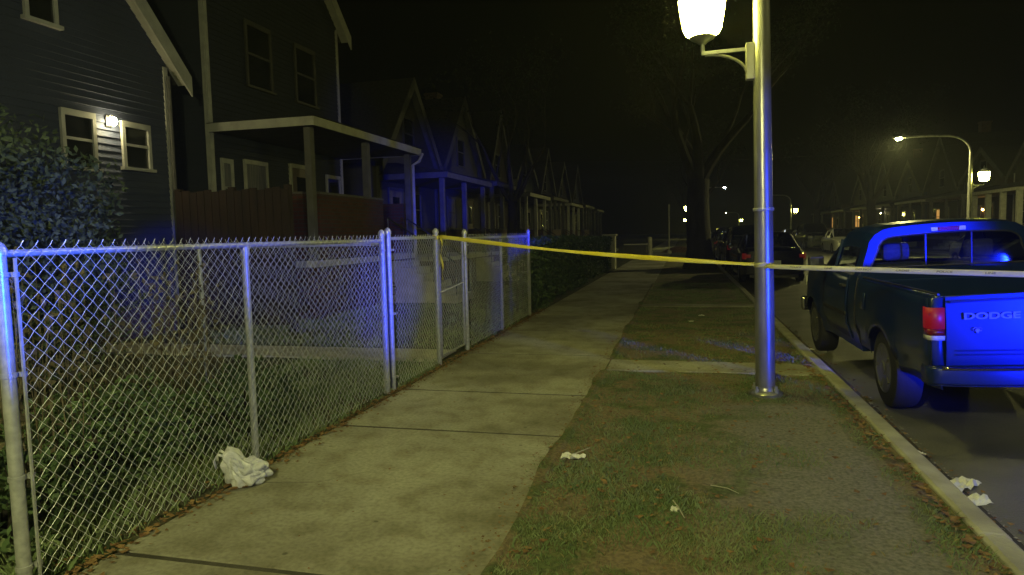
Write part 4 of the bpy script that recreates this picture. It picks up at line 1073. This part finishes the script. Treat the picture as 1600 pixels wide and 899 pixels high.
def stalks(label, x, y, n, h, seed, sp=.35):
    t = MB(); r = random.Random(seed)
    for k in range(n):
        a, q = r.uniform(0, 2 * PI), r.uniform(0, sp); bx, by = x + q * math.cos(a), y + q * math.sin(a); hh = h * r.uniform(.6, 1.1); lx, ly = r.uniform(-.12, .12), r.uniform(-.12, .12)
        t.tube([(bx, by, -.02), (bx + lx * .4, by + ly * .4, hh * .5), (bx + lx, by + ly, hh)], [.005, .004, .002], 4)
        for j in range(5):
            z = hh * r.uniform(.35, 1); f = z / hh; px, py = bx + lx * f, by + ly * f; s = r.uniform(.03, .07); a2 = r.uniform(0, 6.28)
            t.add([(px, py, z), (px + s * math.cos(a2), py + s * math.sin(a2), z + .01), (px + s * 1.2 * math.cos(a2 + .4), py + s * 1.2 * math.sin(a2 + .4), z - s * .6)], [(0, 1, 2)])
        t.lathe([(.004, hh - .02), (.016, hh), (.012, hh + .02), (.002, hh + .025)], (bx + lx, by + ly, 0), 5)
    return tag(t.build('dried_plant', 'stem'), label, 'plant', 'dried garden plants behind the fence')
stalks('tall dried stalks behind the first fence panel near the thick post', -3.5, 2.75, 26, 1.25, 1)
stalks('clump of dried stalks in the middle of the first fence panel', -4.0, 3.6, 30, 1.35, 2, .5)
stalks('dried stalks behind the thin line post', -4.0, 4.6, 24, 1.2, 3, .4)
stalks('dried stalks at the back beside the yard divider', -4.6, 5.4, 20, 1.2, 4, .4)
stalks('thin dried stems beside the front walk', -4.6, 9.4, 14, .9, 5, .4)
# clipped hedge beyond the fence end
def hedge(label, x0, x1, y0, y1, h, m, n, seed):
    t = empty('hedge', ((x0 + x1) / 2, (y0 + y1) / 2, 0)); tag(t, label, 'hedge', 'hedges along the sidewalk')
    cx, cy = (x0 + x1) / 2, (y0 + y1) / 2
    def fn(r):
        p = [r.uniform(x0, x1) - cx, r.uniform(y0, y1) - cy, r.uniform(.02, h)]
        k = r.randint(3)
        if k == 0: p[2] = h + r.normal(0, .03)
        elif k == 1: p[0] = (x1 - cx) + r.normal(0, .03)
        p[2] += .08 * noise.noise(Vector((p[0], p[1] * 1.5, seed))); p[0] += .07 * noise.noise(Vector((p[2] * 2, p[1] * 2, seed + 3)))
        return p
    vs, fs = leafcloud(n, fn, .03, .06, seed); quick('foliage', vs, fs, m, t)
    b = MB()
    for k in range(int((y1 - y0) / .5)): b.tube([(0, y0 - cy + .25 + k * .5, -.05), (.03, y0 - cy + .25 + k * .5, h * .8)], [.03, .012], 5)
    b.build('stems', 'bark', t)
hedge('long dark clipped hedge beyond the end of the chain link fence', -3.45, -2.85, 12.4, 20.4, 1.35, 'leafgreen', 16000, 3)
hedge('farther dark hedge up to the grey gate pillar', -3.5, -2.9, 21.4, 27.6, 1.3, 'leafgreen', 7000, 7)
pl = MB().box(-.24, .24, -.24, .24, -.1, 1.35).box(-.29, .29, -.29, .29, 1.35, 1.43)
tag(pl.build('gate_pillar', 'slab', bevel=.02, loc=(-2.98, 28.2, 0)), 'grey square masonry pillar at the hedge end by the sidewalk', 'pillar')

# bare and thin-leaved street trees
def tree(label, x, y, r0, H, seed, leaf=0, lm='treeleaf', spread=.55):
    t = empty('street_tree', (x, y, 0)); tag(t, label, 'tree', 'street trees')
    r = random.Random(seed); tk = MB(); br = MB(); tips = []
    pts = []; rad = []
    hT = H * .3
    for k in range(9):
        u = k / 8; pts.append((.12 * math.sin(u * 3 + seed) * u, .1 * math.sin(u * 2 + seed * 2) * u, -.1 + hT * u)); rad.append(r0 * (1.45 - 1.0 * min(u * 5, 1) * .45 - .18 * u))
    tk.tube(pts, rad, 16)
    def grow(p, d, ln, rd, lev):
        q = [p]; rr = [rd]; dd = d.copy()
        for k in range(4):
            dd = (dd + Vector((r.uniform(-.2, .2), r.uniform(-.2, .2), r.uniform(-.08, .16)))).normalized(); q.append(q[-1] + dd * ln / 4); rr.append(rd * (1 - .13 * (k + 1)))
        br.tube(q, rr, 8 if lev < 2 else (5 if lev < 3 else 3), False)
        if lev >= 4: tips.append(q[-1]); tips.append(q[2]); return
        for k in range(3 if lev < 3 else 3):
            a = r.uniform(0, 2 * PI); nd = (dd + Vector((math.cos(a), math.sin(a), r.uniform(-.1, .5))) * spread * r.uniform(.8, 1.3)).normalized()
            grow(q[-1] if k < 2 else q[2], nd, ln * r.uniform(.6, .8), rr[-1] * .72, lev + 1)
    top = Vector(pts[-1])
    for k in range(4):
        a = 2 * PI * k / 4 + r.uniform(-.4, .4)
        grow(top - Vector((0, 0, .15)), Vector((math.cos(a) * .6, math.sin(a) * .6, 1)).normalized(), H * .26, r0 * .5, 1)
    tk.build('trunk', 'bark', t, smooth=True); br.build('branches', 'bark', t, smooth=True)
    if leaf:
        def fn(rr):
            p = tips[rr.randint(len(tips))]; return np.array(p) + rr.normal(size=3) * .28
        vs, fs = leafcloud(leaf, fn, .04, .09, seed); quick('crown', vs, fs, lm, t)
    return t
tree('big street tree with thick trunk standing in the parkway before the parked cars', .62, 27.6, .5, 12, 3, 9000)
tree('bare street tree farther up the near parkway', .7, 46, .3, 10, 5, 3000)
tree('dark street tree across the road between the lamps', 11.8, 48, .3, 11, 8, 4000)
tree('far dark street tree across the road', 11.8, 66, .3, 11, 9, 3000)
tree('yard tree reaching over the roofs of the left hand houses', -6.3, 24.5, .2, 9.5, 12, 1500)
tree('small dark tree near the end of the street', .7, 84, .3, 11, 15, 2500)

# far end of the sidewalk: signpost, low posts, storage box
sp = empty('sign_post', (-.95, 47, 0)); tag(sp, 'thin pale metal post standing at the far end of the sidewalk', 'post')
MB().tube([(0, 0, -.1), (0, 0, 3.3)], .05, 10).build('post_shaft', 'trim', sp, smooth=True)
MB().lathe([(.16, -.02), (.16, .15), (.09, .2)], n=12).build('post_foot', 'slab', sp, smooth=True)
bp_ = MB().lathe([(.14, -.1), (.14, 1.1), (.11, 1.17), (.03, 1.2)], n=14)
tag(bp_.build('bollard', 'slab', smooth=True, loc=(-2.05, 43, 0)), 'short pale bollard left of the thin pale post', 'bollard')
bx = empty('storage_box', (-2.75, 40.5, 0)); tag(bx, 'dark storage box with a pale lid at the far end of the sidewalk', 'box')
MB().box(-.65, .65, -.4, .4, -.02, .74).build('box_body', 'plastic', bx, bevel=.02); MB().box(-.69, .69, -.44, .44, .742, .8).build('lid', 'trim', bx, bevel=.015)
md = MB(); rows = []
for i in range(9):
    rows.append([(-1.6 + 2.6 * j / 10, 49 + 2 * i / 8, .45 * math.sin(PI * i / 8) * math.sin(PI * j / 10) + .05 * noise.noise(Vector((i, j, 0))) - .02) for j in range(11)])
tag(md.grid(rows).build('leaf_pile', 'dryleaf'), 'low brown heap of leaves by the thin pale post', 'leaf pile', kind='stuff')

# ------------------------------------------------------------------ litter
def crumple(name, label, c, R, m, seed, cat, sub=3, amp=.35, parts=None, group=None, flat=0):
    import bmesh
    bm = bmesh.new(); bmesh.ops.create_icosphere(bm, subdivisions=sub, radius=1)
    for v in bm.verts:
        d = v.co.normalized(); k = 1 + amp * noise.noise(d * 2.1 + Vector((seed, 0, 0))) + amp * .8 * abs(noise.noise(d * 4.5 + Vector((seed, 2, 0)))) - amp * .3
        v.co = Vector((d.x * R[0] * k, d.y * R[1] * k, max(-.001, R[2] * (.55 + d.z * k * (1 - .35 * d.x * (1 if flat else 0))))))
    me = bpy.data.meshes.new(name); bm.to_mesh(me); bm.free(); me.materials.append(M[m])
    o = bpy.data.objects.new(name, me); COL.objects.link(o); o.location = c
    return tag(o, label, cat, group)
def bagmesh():
    t = empty('plastic_bag', (-2.62, 3.5, .004), (0, 0, .5)); tag(t, 'crumpled white plastic bag lying against the foot of the fence', 'bag')
    import bmesh
    bm = bmesh.new(); bmesh.ops.create_icosphere(bm, subdivisions=5, radius=1)
    for v in bm.verts:
        d = v.co.normalized(); f = abs(noise.noise(d * 2.0 + Vector((5, 0, 0)))); f2 = .5 * abs(noise.noise(d * 5 + Vector((1, 4, 0))))
        k = .8 + .55 * f + .18 * f2
        hz = .10 + .085 * max(0, -d.x)      # taller toward the knotted end
        v.co = Vector((d.x * .135 * k, d.y * .08 * k, max(0, hz * (.75 + d.z * k))))
    me = bpy.data.meshes.new('bag_body'); bm.to_mesh(me); bm.free(); me.materials.append(M['bag'])
    o = bpy.data.objects.new('bag_body', me); COL.objects.link(o); o.parent = t
    h = MB()
    for s in (-1, 1):
        pts_ = [(-.09, s * .02, .15), (-.12, s * .03, .20), (-.15, s * .045, .215), (-.17, s * .05, .18), (-.16, s * .04, .13)]
        h.grid([[(x, y - .014, z), (x + .01, y, z + .006), (x, y + .014, z)] for x, y, z in pts_])
    h.build('bag_handles', 'bag', t, smooth=True, solid=.001)
bagmesh()
def scrap(label, x, y, z, s, seed, m='paper', rz=0, cat='litter', name='paper_scrap'):
    rows = []
    r = random.Random(seed); n_ = 9
    for i in range(n_):
        rows.append([(s * (i / (n_ - 1) - .5), s * .6 * (j / (n_ - 1) - .5) * (1 - .3 * abs(i / (n_ - 1) - .5)), .004 + s * .35 * abs(noise.noise(Vector((i * .35 + seed, j * .35, seed))))) for j in range(n_)])
    o = MB().grid(rows).build(name, m, smooth=False, solid=.0015, loc=(x, y, z)); o.rotation_euler = (0, 0, rz)
    return tag(o, label, cat, 'litter on the ground')
scrap('torn white paper scrap on the grass by the sidewalk edge', -.72, 4.36, 0, .16, 3)
scrap('small pale scrap in the middle of the parkway grass', -.05, 3.62, 0, .07, 5, rz=1.4)
scrap('crumpled white paper in the gutter behind the pickup', 1.66, 4.62, -.12, .26, 8, rz=.8)
scrap('white wrapper in the gutter nearest the kerb joint', 1.62, 4.35, -.12, .2, 9, rz=.3)
scrap('violet tinted wrapper in the gutter farther back', 1.61, 5.2, -.125, .13, 12, rz=1.1)
scrap('pale flattened scrap at the bottom of the gutter', 1.62, 3.55, -.125, .16, 15, rz=.2)
scrap('small white scrap beside the kerb under the truck nose side', 1.60, 9.6, -.125, .16, 16, rz=.2)
scrap('pale scrap on the grass beyond the crossing walk', .3, 12.2, 0, .1, 17, rz=.2)
scrap('second pale scrap on the grass beyond the crossing walk', .12, 11.4, 0, .09, 18, rz=.9)
def twig(label, pts_, r=.004):
    return tag(MB().tube(pts_, [r, r * .9, r * .6][:len(pts_)], 5).build('twig', 'slab', smooth=True), label, 'twig', 'litter on the ground')
twig('thin pale stick poking up from the torn paper scrap', [(-.78, 4.33, .0), (-.70, 4.38, .03), (-.62, 4.46, .045)])
twig('pale stick lying on the grass in the middle of the parkway', [(-.06, 3.72, .012), (-.03, 3.62, .014), (0, 3.5, .012)])
twig('thin dry stick near the bare earth', [(.15, 4.0, .01), (.24, 3.96, .014), (.3, 3.9, .01)], .003)

# overhead cables crossing the street
cb = MB()
def cable(a, b, sag):
    a, b = Vector(a), Vector(b); cb.tube([a.lerp(b, k / 20) - Vector((0, 0, sag * 4 * (k / 20) * (1 - k / 20))) for k in range(21)], .011, 5)
cable((-8.4, 37, 5.6), (17.8, 41, 6.0), .5)
tag(cb.build('overhead_cable', 'plastic'), 'thin dark cable slung across the street between the houses', 'cable')

# ------------------------------------------------------------------ light and air
W = bpy.data.worlds.new('World'); S.world = W; W.use_nodes = True
nt = W.node_tree; bg = nt.nodes['Background']
sky = nt.nodes.new('ShaderNodeTexSky'); sky.sky_type = 'NISHITA'; sky.sun_disc = False
sky.sun_elevation = math.radians(4); sky.sun_rotation = math.radians(200); sky.air_density = 2; sky.dust_density = 4
mx = nt.nodes.new('ShaderNodeMixRGB'); mx.blend_type = 'MULTIPLY'; mx.inputs[0].default_value = 1; mx.inputs[2].default_value = (.8, .95, 1.0, 1)
nt.links.new(sky.outputs[0], mx.inputs[1]); nt.links.new(mx.outputs[0], bg.inputs['Color']); bg.inputs['Strength'].default_value = .00025
sd = bpy.data.lights.new('moon', 'SUN'); sd.energy = .02; sd.angle = math.radians(2); sd.color = (.75, .85, 1)
so = bpy.data.objects.new('moon', sd); so.rotation_euler = (math.radians(50), 0, math.radians(200)); COL.objects.link(so)
def spot(name, loc, target, e, size, col, blend=.5, r=.12):
    d = bpy.data.lights.new(name, 'SPOT'); d.energy = e; d.color = col; d.spot_size = math.radians(size); d.spot_blend = blend; d.shadow_soft_size = r
    o = bpy.data.objects.new(name, d); o.location = loc; o.rotation_euler = (Vector(target) - Vector(loc)).to_track_quat('-Z', 'Y').to_euler(); COL.objects.link(o); return o
# blue spots standing in for the beacon of an unseen patrol car
spot('blue_spot', (6.2, .2, .8), (2.75, 5.5, .98), 30000, 18, (.003, .015, 1), 1)
spot('blue_spot', (6.2, .2, 1.7), (1.1, 4.9, 0), 420, 38, (.10, .17, 1), 1)  # wide blue fill added over the grass and bare earth
for zt_, e_ in ((.55, 3600), (1.15, 3600), (1.75, 3000), (2.35, 2200)): spot('blue_spot', (6.2, .2, .9), (.72, 6.42, zt_), e_, 7.5, (.01, .04, 1), 1)
spot('blue_spot', (6.2, .2, 1.5), (-2.8, 2.27, 1.62), 16000, 9.5, (.005, .08, 1), .8)
spot('blue_spot', (6.2, .2, 1.5), (-2.8, 3.9, 1.6), 5000, 8, (.01, .05, 1), 1)
spot('blue_spot', (6.2, .2, 1.5), (-2.8, 6.0, 1.0), 13000, 8.5, (.01, .04, 1), 1)
spot('blue_spot', (6.2, .2, 1.5), (-2.8, 7.8, 1.1), 1200, 9, (.03, .06, 1), 1)
spot('blue_spot', (6.2, .2, 1.7), (-8.6, 6.5, 3.3), 520, 42, (.15, .28, 1), 1)  # weak wide fill added to tint the house walls blue

hz = MB().box(-60, 75, -36, 185, -1.9, 16).build('haze', 'dark'); tag(hz, 'thin night haze hanging over the street', 'haze', kind='stuff')
hm = bpy.data.materials.new('night haze'); hm.use_nodes = True; hn = hm.node_tree; hn.nodes.clear()
ho = hn.nodes.new('ShaderNodeOutputMaterial'); hv = hn.nodes.new('ShaderNodeVolumePrincipled'); hv.inputs['Color'].default_value = (.85, .9, .85, 1)
hv.inputs['Density'].default_value = HAZE; hv.inputs['Anisotropy'].default_value = .3; hn.links.new(hv.outputs[0], ho.inputs['Volume'])
hz.data.materials.clear(); hz.data.materials.append(hm)

# ------------------------------------------------------------------ camera
R = ((0.96887447, 0.00287353, 0.24753587), (0.24648889, 0.08139652, -0.96572141), (-0.02292359, 0.99667766, 0.07815472))
cd = bpy.data.cameras.new('camera'); cam = bpy.data.objects.new('camera', cd); COL.objects.link(cam)
m4 = Matrix(R).to_4x4(); m4.translation = (0, 0, 1.5); cam.matrix_world = m4
cd.sensor_width = 36; cd.lens = 36 * 1050 / 1600; cd.clip_start = .05; cd.clip_end = 1500
S.camera = cam
S.view_settings.view_transform = 'Standard'; S.view_settings.look = 'None'; S.view_settings.exposure = 0; S.view_settings.gamma = 1
S.render.engine = 'CYCLES'
S.cycles.use_denoising = True; S.cycles.max_bounces = 6; S.cycles.sample_clamp_indirect = 3; S.cycles.transparent_max_bounces = 12
